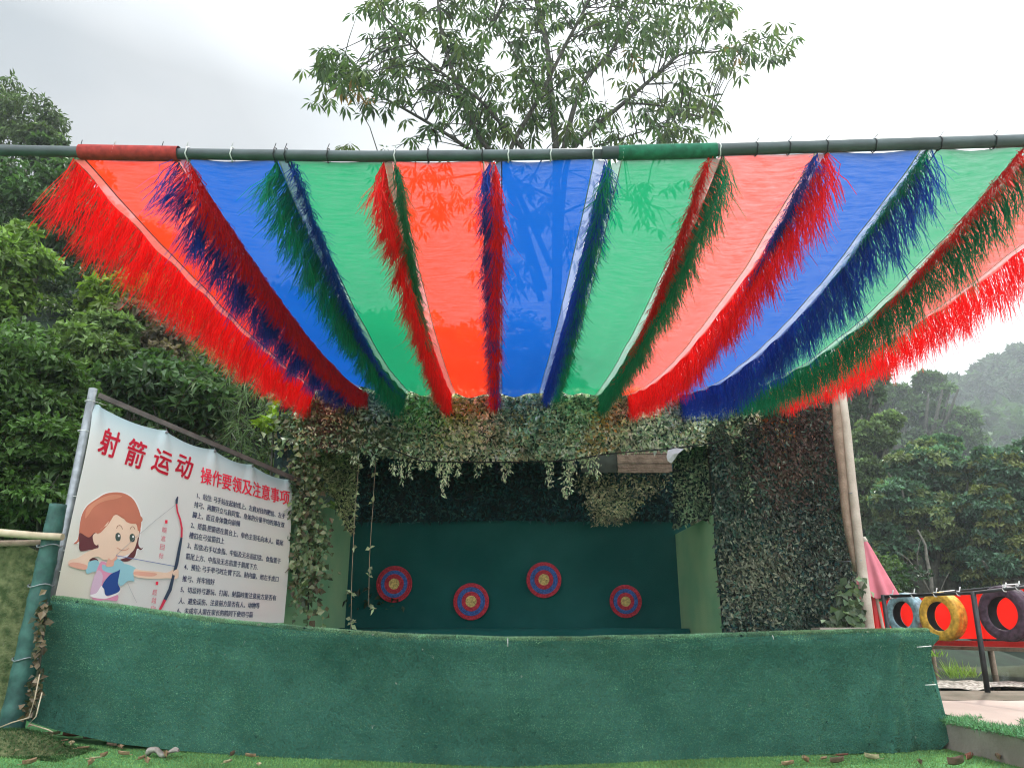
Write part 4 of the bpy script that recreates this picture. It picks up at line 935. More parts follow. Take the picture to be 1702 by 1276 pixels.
# mound of turf and roots at the post foot
b = MB(); c0 = at(45, 1225, 6.6)
b.grid(lambda a, bb: Vector((c0.x - .42 + .84 * a, c0.y - .3 + .6 * bb, gz(c0.x - .42 + .84 * a, 0) - .01 + .14 * max(0, 1 - ((a - .4) / .45) ** 2 - ((bb - .5) / .5) ** 2) ** .7 + .03 * vn1(a * 5, bb * 5, 1))), 24, 20)
o = b.build('turf_mound', M['moss'])
Pm = np.array(b.v)[rng.integers(0, len(b.v), 9000)] + rng.normal(size=(9000, 3)) * np.array([.012, .012, .004])
tag(blades('turf_pile', Pm, np.tile([0, -.3, 1.0], (9000, 1)), .02, .005, np.array([.04, .09, .032]) * (.5 + vnoise(Pm * 9))[:, None], o), kind='stuff'); tag(o, 'small turf mound covering the foot of the bamboo post', 'mound')
for pts_, lab in (([(70, 1150), (60, 1190), (48, 1202), (80, 1212), (88, 1216)], 'thin pale root curling beside the bamboo post foot'), ([(0, 1208), (20, 1200), (48, 1192), (58, 1160), (66, 1120)], 'dark dry stem climbing the gap between bamboo post and counter')):
    b = MB(); b.tube([at(x, y, 6.62) for x, y in pts_], .005, 6); tag(b.build('dry_root', M['bamboodry']), lab, 'root', 'dry roots at the post foot')
# dead leaves hung in the gap between post and counter
sp_ = [(at(x, y, 6.78), 1) for x, y in ((75, 1010), (70, 1050), (66, 1080), (62, 1110), (58, 1140), (56, 1165), (52, 1185), (72, 1030))]
ivy('dead_creeper', 'dead brown creeper filling the gap between bamboo post and counter', 'creeper', sp_, 130, .06, [(.10, .08, .05), (.20, .15, .10), (.05, .06, .03)], 16, spread=(.02, .03, .07), stems=[[at(78, 1000, 6.8), at(54, 1195, 6.8)]])

# ------------------------------------------------------------------ litter on the lawn
def dry_leaf(p, L, rz, tint, curl, label, grp='fallen leaves on the lawn'):
    b = MB(); n1, n2 = 9, 5
    def f(a, bb):
        x = (a - .5) * L; wd = L * .22 * math.sin(math.pi * min(1, a * .95 + .03)) ** .8; y = (bb - .5) * 2 * wd
        z = curl * L * (abs(bb - .5) * 2) ** 2 * .6 + curl * L * .7 * (a - .4) ** 2 + .004
        c, s = math.cos(rz), math.sin(rz); return Vector((p.x + x * c - y * s, p.y + x * s + y * c, p.z + z))
    b.grid(f, n1, n2); b.tube([f(0, .5), f(0, .5) + Vector((-math.cos(rz), -math.sin(rz), .1)) * L * .3], .002, 4)
    o = b.build('fallen_leaf', M['dl%d' % tint]); return tag(o, label, 'fallen leaf', grp)
for i, c in enumerate(((.20, .075, .05), (.30, .20, .12), (.14, .09, .065), (.42, .36, .22))): M['dl%d' % i] = plain('dry_leaf_%s' % 'abcd'[i], c, .7, var=.35, scale=30)
def gpt(px_, py_, dz=0.012):
    p = atz(px_, py_, 0.0)
    for _ in range(5): p = atz(px_, py_, gz(p.x, 0) + dz)
    return p
BIG = [(125, 1224, .30, .3, 0, .5, 'large reddish curled leaf at the counter foot nearest the bamboo post'), (160, 1228, .32, .7, 2, .45, 'large brown upturned leaf at the counter foot beside the reddish one'), (212, 1236, .16, 1.1, 2, .7, 'narrow brown leaf standing up against the counter foot'),
       (1392, 1268, .17, .2, 2, .5, 'dark curled leaf on the lawn under the middle of the counter front'), (1400, 1256, .15, .1, 0, .2, 'reddish flat leaf lying in the counter shadow, pond half'), (1612, 1262, .20, .8, 0, .4, 'pinkish brown leaf leaning on the broken kerb'), (1590, 1272, .20, .2, 2, .6, 'dark brown leaf nearest the kerb at the lawn edge'), (1660, 1262, .14, 1.2, 1, .5, 'tan leaf lying on the kerb face'),
       (85, 1222, .20, .5, 3, .3, 'pale yellowish leaf in the litter beside the turf mound'), (30, 1238, .24, .4, 3, .4, 'pale green dry leaf lying against the turf mound')]
for x, y, L, rz, tn, cu, lab in BIG: dry_leaf(gpt(x, y, .02), L * .68, rz, tn, cu, lab)
SMALL = [(138, 1244), (95, 1246), (158, 1261), (172, 1258), (150, 1271), (205, 1255), (235, 1262), (244, 1268), (48, 1270), (30, 1252), (185, 1240), (200, 1243), (386, 1256), (416, 1258), (378, 1268), (70, 1240), (60, 1232), (105, 1232), (118, 1238), (275, 1258), (430, 1272), (1310, 1272), (1340, 1266), (1450, 1262), (1530, 1270), (1370, 1262), (78, 1228), (10, 1248)]
for i, (x, y) in enumerate(SMALL): dry_leaf(gpt(x, y, .015), random.uniform(.07, .13), random.uniform(0, 3.1), random.choice((1, 1, 2, 3)), random.uniform(.2, .6), 'small dry leaf lying loose on the green lawn', 'small dry leaves on the lawn')
# crumpled grey glove-like rag
b = MB(); p0 = gpt(270, 1252, .03)
b.grid(lambda a, t: p0 + Vector(((a - .5) * .24, .05 * math.cos(t * 6.283) * (1 - .5 * a) + .02 * vn1(a * 8, t * 5, 3), .028 * math.sin(t * 6.283) * (1 - .55 * a) + .02 * math.sin(a * 9) + .02 * vn1(a * 7, t * 6, 8))), 22, 17)
tag(b.build('crumpled_rag', M['greycloth']), 'crumpled pale grey rag lying on the lawn in front of the counter', 'rag')

# ------------------------------------------------------------------ pond side: railing, pier, tyres, umbrella, chair
rail = empty('metal_railing', at(1640, 1150, 8.5)); tag(rail, 'thin black metal railing on the bank in front of the red pier', 'railing')
pA = at(1617, 985, 8.5); pB = at(1468, 991, 9.25); d_ = (pA - pB); d_.z = 0; pC = pA + d_ * 1.6; pC.z = pA.z + .12
b = MB(); b.tube([at(1642, 1152, 8.5), at(1617, 983, 8.5)], .028, 8); b.build('post', M['darksteel'], rail)
b = MB(); b.tube([Vector((pB.x, pB.y, .3)), pB + Vector((0, 0, .02))], .026, 8); b.build('post', M['darksteel'], rail)
b = MB(); b.tube([Vector((pC.x, pC.y, .3)), pC], .026, 8); b.build('post', M['darksteel'], rail)
b = MB(); b.tube([pB, pA, pC], .018, 8); b.build('top_rail', M['darksteel'], rail)
for t in (.1, .35, .6, .85, 1.2, 1.28, 1.5):
    c = lerp(pB, pA, t) if t < 1 else lerp(pA, pC, t - 1); b = MB(); b.tube([c + Vector((.02 * math.cos(i), .02 * math.sin(i) * .5, .026 * math.sin(i))) for i in range(8)] + [c + Vector((.03, 0, .07))], .007, 5); b.build('lashing', M['tie'], rail)
pier = empty('red_pier', (6.5, 11.8, .3)); tag(pier, 'pond pier fenced with bright red sheeting and hung with tyres', 'pier')
PA, PB = Vector((6.62, 9.0, 0)), Vector((6.52, 15.6, 0))
b = MB(); b.grid(lambda a, t: Vector((lerp(PA.x, PB.x, a) + .012 * math.sin(a * 50) + .01 * math.sin(t * 9 + a * 20), lerp(PA.y, PB.y, a), lerp(.90, 1.53, t) + .012 * math.sin(a * 30) * t)), 90, 14); b.build('red_sheet', M['redpanel'], pier)
b = MB(); b.box((6.58, 12.3, .835), (.05, 6.6, .075)); b.build('red_board', M['redplastic'], pier)
b = MB(); b.box((7.3, 12.3, .77), (1.5, 6.6, .05)); b.build('deck', M['wood'], pier)
for y in (9.2, 11.4, 13.6, 15.5):
    if y < 10: continue
    b = MB(); b.tube([(6.70, y, .80), (6.70, y, 1.52)], .025, 8); b.build('post', M['darksteel'], pier)
    b = MB(); b.tube([(8.0, y, -.4), (8.0, y, .76)], .05, 8); b.build('pile', M['wood'], pier)
b = MB(); b.tube([(6.64, 9.0, 1.565), (6.55, 15.6, 1.565)], .022, 8); b.build('top_rail', M['darksteel'], pier)
def tyre(px_, py_, x, rad, m, label):
    d = ray(px_, py_); Y = x / (d.x / d.y); c = at(px_, py_, Y); root = empty('tyre', (c.x, c.y, c.z - rad)); tag(root, label, 'tyre', 'painted tyres hung on the pier')
    ax = Vector((-.93, -.36, .02)).normalized(); wd = .21; ri = rad * .60
    prof = [(ri, -wd * .36), (ri * 1.02, -wd * .44), (rad * .80, -wd * .5), (rad * .93, -wd * .47), (rad * .985, -wd * .40), (rad, -wd * .2), (rad * .985, -wd * .17), (rad * .985, -wd * .13), (rad, -wd * .10), (rad, wd * .10), (rad * .985, wd * .13), (rad * .985, wd * .17), (rad, wd * .2), (rad * .985, wd * .40), (rad * .93, wd * .47), (rad * .90, wd * .468), (rad * .88, wd * .495), (rad * .80, wd * .5), (ri * 1.10, wd * .46), (ri * 1.02, wd * .44), (ri, wd * .36)]
    b = MB(); b.lathe(prof, c, ax, 56); b.build('tread', m, root)
    b = MB(); b.lathe([(ri * .995, wd * .36), (ri * 1.03, wd * .33), (rad * .9, wd * .30), (rad * .93, 0), (rad * .9, -wd * .30), (ri * 1.03, -wd * .33), (ri * .995, -wd * .36)], c, ax, 48); b.build('lining', M['tyre_in'], root)
    b = MB(); b.tube([c + Vector((0, 0, rad * .62)), c + Vector((0.02, .02, rad * 1.02)), Vector((6.58, c.y, 1.58))], .008, 5); b.build('rope', M['tie'], root)
tyre(1507, 1021, 6.34, .335, M['tyre_blue'], 'blue grey painted tyre hung on the red pier')
tyre(1567, 1024, 6.34, .345, M['tyre_yellow'], 'yellow painted tyre hung on the red pier')
tyre(1674, 1019, 6.34, .345, M['tyre_purple'], 'dark purple painted tyre hung on the red pier')
um = empty('closed_umbrella', at(1455, 1040, 11.0)); tag(um, 'closed pinkish red garden umbrella behind the leaning pole', 'umbrella')
t0, b0 = at(1437, 899, 11.0), at(1457, 993, 11.0)
b = MB()
def ucone(a, t):
    an = a * 2 * math.pi; r_ = (.035 + .235 * t ** .9) * (1 + .16 * t * math.cos(an * 8)); c = lerp(t0, b0, t); return c + Vector((r_ * math.cos(an), r_ * math.sin(an), .02 * math.cos(an * 8) * t))
b.grid(ucone, 65, 20); b.build('canopy', M['umbrella'], um)
b = MB(); b.tube([lerp(t0, b0, -.08), lerp(t0, b0, 3.4)], .022, 8); b.lathe([(0.002, .06), (.03, .05), (.045, 0), (.03, -.03)], t0, Vector((-.2, 0, 1)), 12); b.build('pole', M['palewood'], um)
ch = empty('plastic_chair', at(1462, 1062, 10.4)); tag(ch, 'red plastic chair half hidden under the closed umbrella', 'chair')
c = at(1449, 1046, 10.9)
b = MB(); b.grid(lambda a, t: c + Vector(((a - .5) * .42, (t - .5) * .42, -.02 + .015 * math.cos(a * 6))), 8, 8); b.build('seat', M['redplastic'], ch)
for i in range(5):
    x = (i - 2) * .09; b = MB(); b.box(c + Vector((x, .22, .24)), (.05, .02, .48)); b.build('back_slat', M['redplastic'], ch)
b = MB(); b.tube([c + Vector((-.22, .22, 0)), c + Vector((-.22, .23, .46)), c + Vector((-.1, .24, .52)), c + Vector((.1, .24, .52)), c + Vector((.22, .23, .46)), c + Vector((.22, .22, 0))], .02, 8); b.build('back_frame', M['redplastic'], ch)
for sx in (-1, 1):
    for sy in (-1, 1): b = MB(); b.tube([c + Vector((sx * .2, sy * .2, -.02)), c + Vector((sx * .24, sy * .24, -.45))], [.022, .016], 8); b.build('leg', M['redplastic'], ch)

# ------------------------------------------------------------------ hill
RX = [-60, -30, -20, -17.8, -14.5, -13.2, -11.3, -9, -7.1, -5, -2.4, 0, 2.75, 6, 9, 14]
RH = [38, 24, 17.6, 15.8, 13.6, 12.9, 11.4, 10.2, 9.6, 9.4, 9.6, 8.8, 7.4, 5.2, 2.6, 0.2]
def hz(x, y):
    y0 = interp(x, [-30, -9, -5, -3, 2, 9], [1.0, 8.4, 10.6, 12.9, 13.4, 15.5]); yr = interp(x, [-60, -20, -10, 12], [24, 22, 20, 22])
    t = (y - y0) / (yr - y0); H = interp(x, RX, RH)
    if t < 0: return -0.3
    if t < 1: return -0.3 + (H + .3) * (t ** .72) 
    return H * max(0.4, 1 - .25 * (y - yr) / 20)
b = MB(); b.grid(lambda a, t: Vector((lerp(-45, 13, a), lerp(2, 44, t), hz(lerp(-45, 13, a), lerp(2, 44, t)) - .25)), 90, 80)
tag(b.build('hillside', M['soil']), kind='structure')
# visible hillside: the undergrowth that clothes it, too thick to count
def clumps(C, rad, nleaf, leaf, tints, r, droop=.35, wide=.55, flat=.75, out=None):
    """leaves gathered in lumps round C; out: outward direction of each lump"""
    m = len(C); k = np.repeat(np.arange(m), nleaf); n = len(k)
    d = rdirs(n, r); d[:, 2] = np.abs(d[:, 2]) * .9 + d[:, 2] * .1
    if out is not None: d = unit(d + out[k] * .7)
    P = C[k] + d * (rad[k] * r.uniform(.55, 1.05, n))[:, None] * np.array([1, 1, flat])
    D = unit(d * .55 + r.normal(size=(n, 3)) * .55 + np.array([0, 0, -droop])); N = unit(d + .6 * r.normal(size=(n, 3)) + np.array([0, 0, .5]))
    L = leaf * r.uniform(.6, 1.4, n) if np.isscalar(leaf) else leaf[k] * r.uniform(.6, 1.4, n); V, F = leaf_quads(P, D, N, L, L * wide)
    return V, F, np.repeat(tints[k] * r.uniform(.8, 1.2, (n, 1)), 4, 0)
r = np.random.default_rng(77); C = []
def in_view(p):
    d = p - Vector((0, 0, CAMZ)); f_ = d.y * cp + d.z * sp
    if f_ < .5: return False
    u = d.x / f_ * FPX + 851; v = 638 - (-d.y * sp + d.z * cp) / f_ * FPX
    return -350 < u < 1500 and -150 < v < 1150
tries = 0
while len(C) < 2100 and tries < 90000:
    tries += 1; x = r.uniform(-27, 11); y = r.uniform(7, 27)
    z = hz(x, y)
    if z < 0: continue
    p = Vector((x, y, z))
    if not in_view(p): continue
    if r.random() > min(1, 0.25 + 12.0 / (y + abs(x) * .3) * .5): continue
    C.append(tuple(p))
tries = 0
while len(C) < 3300 and tries < 90000:      # the steep upper slope up to the skyline
    tries += 1; x = r.uniform(-24, -5.5); y = r.uniform(13, 25); z = hz(x, y); p = Vector((x, y, z))
    if z > 0 and in_view(p): C.append(tuple(p))
C = np.array(C); m = len(C)
big = vnoise(C * .28 + 4); C[:, 2] += (big - .5) * 2.2 + r.uniform(-.3, .4, m); C[:, 1] -= (vnoise(C * .45 + 9) - .5) * 2.6 + (vnoise(C * 1.3 + 3) - .5) * 1.2
pal = np.array([(.040, .085, .026), (.030, .066, .024), (.058, .105, .030), (.085, .145, .036), (.020, .045, .022), (.075, .075, .045)])
ti = np.clip((vnoise(C * .4 + 20) * 1.5 - .3 + r.normal(size=m) * .12) * 6, 0, 5).astype(int); tints = pal[ti] * r.uniform(.75, 1.25, (m, 1))
dist = np.linalg.norm(C - np.array([0, 0, 1]), axis=1)
V, F, T = clumps(C, r.uniform(.32, .8, m), 165, .058 + .0034 * dist, tints, r, out=np.tile([.25, -.75, .35], (m, 1)))
o = np_mesh('undergrowth', V, F, M['leaf'], tint=T); tag(o, kind='stuff')

def shrub(name, label, cat, base, crown, tint, leaf, nl, seed, trunk=True, group=None, wide=.55, droop=.35, m='leaf', tints2=None, lumps=26, rr=(.35, .6), bark='bark', trad=.06):
    """crown: list of (centre, (rx,ry,rz)) in world space; trunk and limbs run into every lobe"""
    r = np.random.default_rng(seed); root = empty(name, base); tag(root, label, cat, group)
    Cs = []; Rs = []
    for c, e in crown:
        d = rdirs(lumps, r); q = r.uniform(.45, .95, lumps)[:, None]; Cs.append(np.array(c) + d * q * np.array(e)); Rs.append(r.uniform(*rr, lumps) * min(e))
    C = np.concatenate(Cs); rad = np.concatenate(Rs); tt = np.array([tint] * len(C)) * r.uniform(.7, 1.35, (len(C), 1))
    if tints2 is not None: k = r.random(len(C)) < .3; tt[k] = np.array(tints2) * r.uniform(.8, 1.2, (k.sum(), 1))
    V, F, T = clumps(C, rad, nl, leaf, tt, r, wide=wide, droop=droop); np_mesh('crown', V, F, M[m], root, tint=T)
    b = MB(); B = Vector(base)
    for c, e in crown:
        c = Vector(c); mid = lerp(B, c, .5) + Vector((r.normal() * .1, r.normal() * .1, .1 * (c - B).length))
        b.tube([B, mid, c], [trad, trad * .7, trad * .25], 7)
        for j in range(4):
            q = c + Vector((r.normal() * e[0] * .5, r.normal() * e[1] * .5, r.normal() * e[2] * .4)); b.tube([lerp(mid, c, .3 + .15 * j), lerp(mid, q, .6), q], [trad * .4, trad * .25, trad * .1], 5)
    b.build('trunk', M[bark], root); return root
def lobe(px_, py_, Y, rx, ry, rz): return (tuple(at(px_, py_, Y)), (rx, ry, rz))
G = 'shrubs on the hillside'
def shr(label, lobes, tint, leaf, nl, seed, **k):
    c = Vector(lobes[0][0]); base = Vector((c.x, c.y + .4, max(hz(c.x, c.y + .4) - .4, -.2))); base.z = min(base.z, c.z - .3)
    shrub('hillside_shrub', label, 'shrub', base, lobes, tint, leaf, nl, seed, group=G, **k)
shr('bright leafy bush with big glossy leaves just behind the mossy panel', [lobe(20, 640, 9.2, .9, .7, .9), lobe(-40, 720, 9.0, .9, .7, .9), lobe(60, 730, 9.4, .7, .6, .8), lobe(20, 800, 9.2, .8, .6, .7), lobe(90, 660, 9.8, .5, .5, .5)], (.062, .120, .030), .095, 230, 41, lumps=30)
shr('round yellow green bush standing out halfway up the slope under the red fringe', [lobe(215, 505, 13.5, .75, .7, .55), lobe(250, 520, 13.6, .6, .6, .4), lobe(185, 500, 13.6, .5, .5, .4)], (.16, .25, .035), .15, 100, 42)
shr('dry brownish shrub with dead twigs below the yellow green bush', [lobe(232, 560, 12.6, .85, .6, .6), lobe(270, 590, 12.6, .6, .6, .5)], (.13, .105, .075), .12, 90, 43, m='leaf_matt', tints2=(.09, .13, .04))
shr('lime green bush at the extreme edge beside the bright leafy bush', [lobe(10, 450, 11.8, .6, .6, .8), lobe(-30, 480, 11.6, .7, .6, .8)], (.12, .20, .04), .16, 90, 44)
shr('dark green creeper mound under the pipe end', [lobe(60, 330, 15, 1.4, 1.0, 1.0), lobe(120, 380, 14.6, 1.0, .9, .7)], (.045, .095, .03), .16, 100, 45)
shr('dark bushes on the skyline where the slope drops under the canopy pipe', [lobe(100, 278, 19.5, .9, .8, .5), lobe(135, 300, 19, .9, .8, .5), lobe(85, 262, 20, .7, .7, .5)], (.05, .095, .032), .16, 110, 51)
shr('light green bush on the slope right above the banner post', [lobe(150, 590, 11.5, .6, .5, .5), lobe(175, 560, 11.8, .5, .5, .4)], (.10, .16, .05), .13, 90, 46)
shr('dark leafy bush just behind the top rail of the banner', [lobe(290, 660, 11.2, .7, .5, .55), lobe(250, 640, 11.4, .6, .5, .5), lobe(335, 670, 11.2, .5, .5, .5), lobe(210, 650, 11.0, .5, .4, .4)], (.05, .10, .035), .15, 90, 47)
shr('feathery young tree on the crest above the pipe end', [lobe(30, 205, 21, 1.4, 1.2, .9), lobe(75, 240, 20.5, .8, .8, .5), lobe(-10, 175, 21.5, 1.2, 1.2, .9)], (.075, .12, .04), .20, 90, 48, droop=.8, wide=.35)
shr('yellow green weed clump at the corner between ivy and red fringe', [lobe(478, 708, 10.3, .32, .3, .3)], (.24, .36, .03), .12, 70, 49, lumps=12)
shr('olive bush low on the slope between banner and mossy panel', [lobe(110, 690, 9.9, .55, .5, .5), lobe(70, 830, 9.4, .5, .5, .6), lobe(110, 780, 9.8, .5, .5, .6)], (.06, .115, .035), .14, 80, 50)
# bamboo clump: narrow drooping leaves
def bamboo(label, spots, seed):
    r = np.random.default_rng(seed); c0 = Vector(at(*spots[0])); root = empty('bamboo_clump', (c0.x, c0.y, hz(c0.x, c0.y))); tag(root, label, 'bamboo')
    Ps = []; Ds = []; b = MB()
    for s in spots:
        c = at(*s)
        for j in range(16):
            tip = c + Vector((r.normal() * .55, r.normal() * .4, r.normal() * .5)); a0 = tip + Vector((r.normal() * .3, .4, -.5)); b.tube([a0, lerp(a0, tip, .6) + Vector((0, 0, .12)), tip], [.010, .008, .004], 4)
            for q in range(16): Ps.append(lerp(a0, tip, r.random() ** .6)); Ds.append((r.normal() * .8, r.normal() * .5 - .3, -.55 + r.normal() * .45))
    P = np.array([tuple(p) for p in Ps]); n = len(P); D = unit(np.array(Ds)); V, F = leaf_quads(P, D, rdirs(n, r) + np.array([0, -.4, .8]), r.uniform(.18, .34, n), .028, fold=.1)
    np_mesh('leaves', V, F, M['leaf'], root, tint=np.repeat(np.array([.085, .135, .055]) * r.uniform(.6, 1.5, (n, 1)), 4, 0)); b.build('stems', M['bark'], root)
bamboo('feathery bamboo clump with narrow drooping leaves between banner and red fringe', [(430, 690, 11), (410, 650, 11.3), (450, 730, 10.8), (380, 610, 11.6), (460, 680, 10.7), (400, 720, 11), (350, 600, 12)], 61)

# ------------------------------------------------------------------ the tree above the booth
def big_tree():
    r = np.random.default_rng(5); TY = 13.6
    base = Vector((at(925, 250, TY).x, TY, 0)); root = empty('umbrella_tree', base); tag(root, 'tall spreading tree with drooping fingered leaves rising behind the booth', 'tree')
    b = MB(); top = at(925, 250, TY)
    limbs = [([(925, 520, 13.7), (925, 400, 13.7), (924, 250, 13.6), (915, 150, 13.6), (909, 76, 13.7), (892, 0, 13.8), (880, -120, 14)], .135, .05),
      ([(900, 500, 13.6), (868, 390, 13.4), (844, 300, 13.2), (850, 245, 13.1), (899, 157, 12.8), (940, 75, 12.5), (978, 0, 12.3), (1000, -90, 12.2)], .09, .035),
      ([(928, 470, 13.7), (935, 330, 13.9), (955, 245, 14.0), (1036, 172, 14.3), (1101, 116, 14.6), (1132, 91, 14.7), (1200, 85, 14.9), (1288, 58, 15.0)], .10, .018),
      ([(925, 300, 13.6), (965, 147, 14.1), (1016, 86, 14.4), (1061, 5, 14.7), (1085, -70, 14.9)], .09, .03),
      ([(905, 480, 13.7), (840, 300, 14.2), (763, 237, 14.4), (682, 187, 14.6), (616, 152, 14.7), (546, 118, 14.8)], .085, .015),
      ([(915, 440, 13.6), (850, 300, 13.2), (793, 222, 12.9), (758, 136, 12.7), (733, 50, 12.5), (728, 0, 12.4), (722, -90, 12.3)], .085, .03),
      ([(880, 260, 13.4), (829, 202, 13.0), (790, 160, 12.7), (720, 110, 12.4), (650, 40, 12.2), (620, 0, 12.2)], .06, .015),
      ([(1036, 172, 14.3), (1090, 175, 14.0), (1150, 190, 13.7), (1180, 200, 13.6)], .04, .012), ([(1061, 5, 14.7), (1130, 10, 14.6), (1200, 20, 14.5)], .03, .012), ([(899, 157, 12.8), (870, 110, 12.5), (820, 40, 12.2)], .03, .012), ([(929, 260, 13.6), (1000, 240, 13.2), (1080, 215, 12.9)], .035, .012), ([(924, 330, 13.6), (820, 290, 13.1), (720, 300, 12.8), (640, 290, 12.6)], .04, .012), ([(924, 360, 13.6), (1000, 330, 13.3), (1080, 340, 13.1)], .04, .012)]
    LP = []
    for pts, r0, r1 in limbs:
        w3 = [at(*p) for p in pts]; sm = []
        for i in range(len(w3) - 1):
            p0, p1, p2, p3 = w3[max(i - 1, 0)], w3[i], w3[i + 1], w3[min(i + 2, len(w3) - 1)]
            for s in range(6):
                t = s / 6; sm.append(.5 * ((2 * p1) + (p2 - p0) * t + (2 * p0 - 5 * p1 + 4 * p2 - p3) * t * t + (3 * p1 - p0 - 3 * p2 + p3) * t ** 3))
        sm.append(w3[-1]); b.tube(sm, [.72 * lerp(r0, r1, i / (len(sm) - 1)) for i in range(len(sm))], 9); LP += sm
    b.tube([base, Vector((base.x, base.y, 3)), at(925, 500, 13.7)], [.20, .15, .12], 12)
    b.build('trunk', M['bark'], root)
    LPn = np.array([tuple(p) for p in LP])
    bl = [(545, 100, 26, 24, 14), (585, 140, 55, 40, 22), (655, 120, 80, 60, 34), (640, 15, 46, 40, 16), (720, 60, 90, 80, 46), (765, 170, 80, 55, 34), (850, 100, 90, 90, 52), (930, 150, 95, 75, 50), (1000, 40, 95, 60, 36), (1085, 85, 75, 55, 26), (1105, 25, 70, 40, 24), (1150, 185, 40, 50, 24), (1090, 200, 70, 40, 26), (1180, 20, 50, 26, 16), (1195, 95, 50, 24, 14), (1255, 75, 45, 20, 14), (1290, 55, 18, 14, 5), (1000, 215, 60, 28, 16), (830, 215, 60, 32, 18), (700, 225, 45, 20, 5), (655, 246, 14, 5, 2), (590, 247, 14, 4, 2), (860, 20, 90, 40, 26), (760, -20, 130, 50, 34), (950, -60, 150, 60, 40), (1090, -50, 110, 50, 30), (900, -160, 160, 70, 40),
          (720, 320, 80, 60, 20), (640, 300, 40, 40, 6), (860, 330, 70, 70, 26), (940, 380, 50, 60, 14), (1040, 330, 60, 50, 16), (850, 420, 60, 50, 14), (1100, 350, 40, 50, 6)]
    C = []
    for x, y, rx, ry, k in bl:
        for _ in range(int(k * .88)):
            a = r.uniform(0, 6.283); q = math.sqrt(r.random()); px_, py_ = x + rx * q * math.cos(a), y + ry * q * math.sin(a)
            C.append(tuple(at(px_, py_, 13.6 + r.normal() * 1.3)))
    C = np.array(C); tw = MB(); Ps = []; Ds = []; Ns = []; Ls = []; Ts = []
    pal = [(.055, .105, .035), (.07, .125, .04), (.045, .09, .035), (.09, .13, .045)]
    for c in C:
        d = np.linalg.norm(LPn - c, axis=1) + (LPn[:, 2] > c[2] + .2) * .8; q = LPn[d.argmin()]
        if d.min() < 1.7: tw.tube([q, tuple((q + c) / 2 + np.array([0, 0, .12 * d.min()])), c], [.016, .011, .005], 4, cap=False)
        tcol = np.array(pal[r.integers(0, 4)]) if r.random() > .012 else np.array((.20, .12, .04))
        for j in range(r.integers(1, 4)):
            cc = c + r.normal(size=3) * np.array([.16, .16, .10]); k = r.integers(6, 9); az = r.uniform(0, 6.283); til = r.normal(size=2) * .35
            for i in range(k):
                a = az + i * 6.283 / k; dr = np.array([math.cos(a), math.sin(a), -.75 + til[0] * math.cos(a) + til[1] * math.sin(a) + r.normal() * .15])
                Ps.append(cc); Ds.append(dr); Ns.append((0, 0, 1.0)); Ls.append(r.uniform(.20, .34)); Ts.append(tcol * r.uniform(.75, 1.3))
    P, D, N, L = np.array(Ps), unit(np.array(Ds)), np.array(Ns), np.array(Ls)
    # narrow two-segment leaflets that droop at the tip
    S = unit(np.cross(D, N)); W = (L * .26)[:, None]; L1 = L[:, None]; dn = np.array([0, 0, -1.0])
    a_ = P + D * L1 * .12; m1 = P + D * L1 * .55 + dn * L1 * .03; tp_ = P + D * L1 * .95 + dn * L1 * .22
    V = np.stack([a_, m1 + S * W * .5, tp_, m1 - S * W * .5], 1).reshape(-1, 3); F = np.arange(len(V)).reshape(-1, 4)
    np_mesh('crown', V, F, M['leaf'], root, tint=np.repeat(np.array(Ts), 4, 0)); tw.build('twigs', M['bark'], root)
big_tree()

# ------------------------------------------------------------------ trees beyond the pond
GT = 'trees beyond the pond'
def far(label, Y, lobes, tint, leaf, nl, seed, bx=None, lumps=60, **k):
    L_ = [lobe(x, y, Y + dy, rx * Y / FPX, rx * Y / FPX * .8, ry * Y / FPX) for x, y, rx, ry, dy in lobes]
    bxx = at(bx or lobes[0][0], 1040, Y).x; shrub('broadleaf_tree', label, 'tree', (bxx, Y, .2), L_, tint, leaf, nl, seed, group=GT, lumps=lumps, rr=(.22, .42), trad=.012 * Y, **k)
far('hazy pale tree, farthest and tallest at the photo edge', 175, [(1690, 640, 70, 45, 0), (1640, 660, 60, 40, 1), (1600, 690, 50, 45, 2), (1720, 700, 70, 60, 2), (1575, 650, 30, 22, 0), (1655, 615, 30, 20, 0), (1700, 595, 22, 18, 0), (1760, 640, 60, 60, 0), (1660, 740, 80, 60, 3)], (.045, .08, .035), .1*17, 70, 81, bx=1690, lumps=70)
far('flat layered tree with feathery green tiers behind the dense bushes', 78, [(1540, 660, 70, 20, 0), (1580, 700, 55, 22, 0), (1500, 690, 55, 22, 0), (1545, 725, 75, 24, .5), (1480, 660, 36, 18, 0), (1600, 740, 40, 22, 0), (1470, 740, 40, 25, 1), (1540, 630, 30, 9, 0)], (.06, .115, .035), .55, 60, 82, bx=1530, lumps=30, droop=.1)
far('thin dark tree showing behind the pale pole top', 36, [(1425, 650, 40, 35, 0), (1450, 625, 26, 20, 0), (1415, 700, 38, 40, 0), (1440, 740, 40, 40, 0), (1380, 690, 40, 50, 0), (1340, 700, 60, 60, 1)], (.05, .09, .035), .32, 60, 83, bx=1420, lumps=45)
far('olive topped bushy tree beside the pale pole', 30, [(1450, 730, 34, 28, 0), (1475, 700, 26, 14, 0), (1440, 790, 40, 36, 0), (1450, 860, 44, 40, 0), (1430, 930, 40, 40, 0)], (.10, .15, .06), .18, 140, 84, bx=1445, lumps=45)
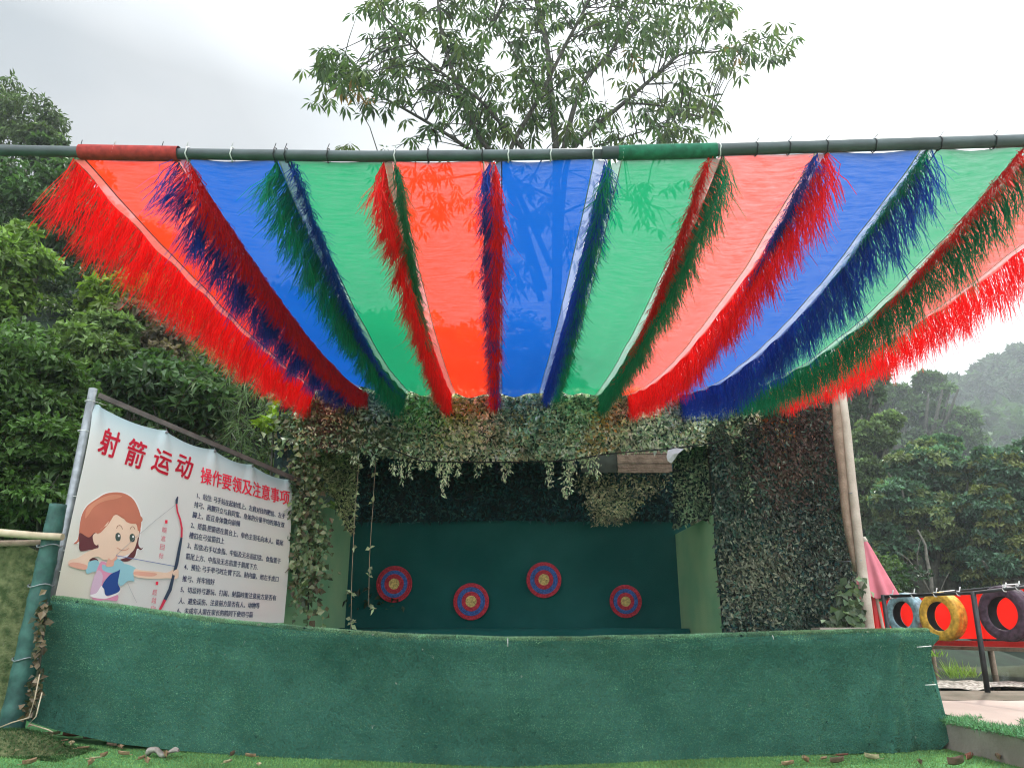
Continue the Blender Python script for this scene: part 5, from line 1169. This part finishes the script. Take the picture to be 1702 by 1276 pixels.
far('large dense bush with light green tips filling the middle of the far bank', 27, [(1530, 780, 60, 40, 0), (1580, 800, 55, 42, 0), (1500, 830, 50, 45, -.5), (1560, 870, 70, 50, -.5), (1500, 900, 55, 45, 0), (1610, 850, 50, 45, 0), (1555, 745, 45, 22, .5), (1600, 930, 60, 40, 0)], (.075, .15, .09), .165, 160, 85, bx=1545, lumps=55, tints2=(.15, .19, .08))
far('dense bush at the photo edge behind the purple tyre', 25, [(1680, 790, 50, 40, 0), (1650, 850, 50, 45, 0), (1700, 870, 60, 55, 0), (1660, 930, 60, 45, 0), (1720, 780, 50, 45, 0), (1640, 770, 34, 25, .5), (1740, 930, 60, 50, 0)], (.07, .14, .09), .16, 160, 86, bx=1680, lumps=55, tints2=(.13, .15, .05))
# bare pale limbs under that bush
root = empty('bare_tree', at(1545, 990, 26)); tag(root, 'pale bare forked trunk under the dark bushes behind the yellow tyre', 'tree', GT)
b = MB()
for pts, r0, r1 in (([(1550, 1000), (1547, 960), (1540, 925), (1538, 905), (1525, 880)], .22, .08), ([(1546, 985), (1530, 955), (1510, 930), (1490, 915)], .09, .03), ([(1528, 950), (1524, 925), (1530, 895)], .05, .02), ([(1560, 990), (1570, 965), (1578, 950)], .05, .02)):
    b.tube([at(x, y, 24.6) for x, y in pts], [.34 * lerp(r0, r1, i / (len(pts) - 1)) for i in range(len(pts))], 8)
b.build('trunk', M['bark_pale'], root)
# far bank and the dark wood that stands behind everything there
b = MB(); b.grid(lambda a, t: Vector((lerp(4, 210, a), lerp(21, 320, t), .25 + .4 * vn1(a * 9, t * 9, 1) + 12 * t)), 30, 30); tag(b.build('far_bank', M['soil']), kind='structure')
r = np.random.default_rng(9); C = []
for i in range(420):
    x = r.uniform(1340, 1900); y = r.uniform(800, 1050); Y = r.uniform(29, 36); C.append(tuple(at(x, y, Y)))
for i in range(260):
    x = r.uniform(1150, 1950); y = r.uniform(690, 900); Y = r.uniform(130, 215); C.append(tuple(at(x, y, Y)))
C = np.array(C); m = len(C); tints = np.array([(.045, .085, .038)] * m) * r.uniform(.6, 1.3, (m, 1)); V, F, T = clumps(C, np.where(C[:, 1] > 50, 6.2, 1.1) * r.uniform(.7, 1.2, m), 90, np.where(C[:, 1] > 50, 2.1, .3), tints, r)
o = np_mesh('far_wood', V, F, M['leaf_matt'], tint=T); tag(o, kind='stuff')

# ------------------------------------------------------------------ haze
def haze():
    b = MB(); x0, x1, y0, y1, z0, z1 = -221, 221, -61, 331, -1.9, 90; b.box(((x0 + x1) / 2, (y0 + y1) / 2, (z0 + z1) / 2), (x1 - x0, y1 - y0, z1 - z0))
    m, N, Lk, out = mat('haze_air'); v = N('ShaderNodeVolumePrincipled'); v.inputs['Color'].default_value = (.84, .93, 1.0, 1); v.inputs['Density'].default_value = .0012; v.inputs['Anisotropy'].default_value = .6
    Lk(v.outputs[0], out.inputs['Volume']); o = b.build('haze', m); tag(o, kind='stuff')
haze()
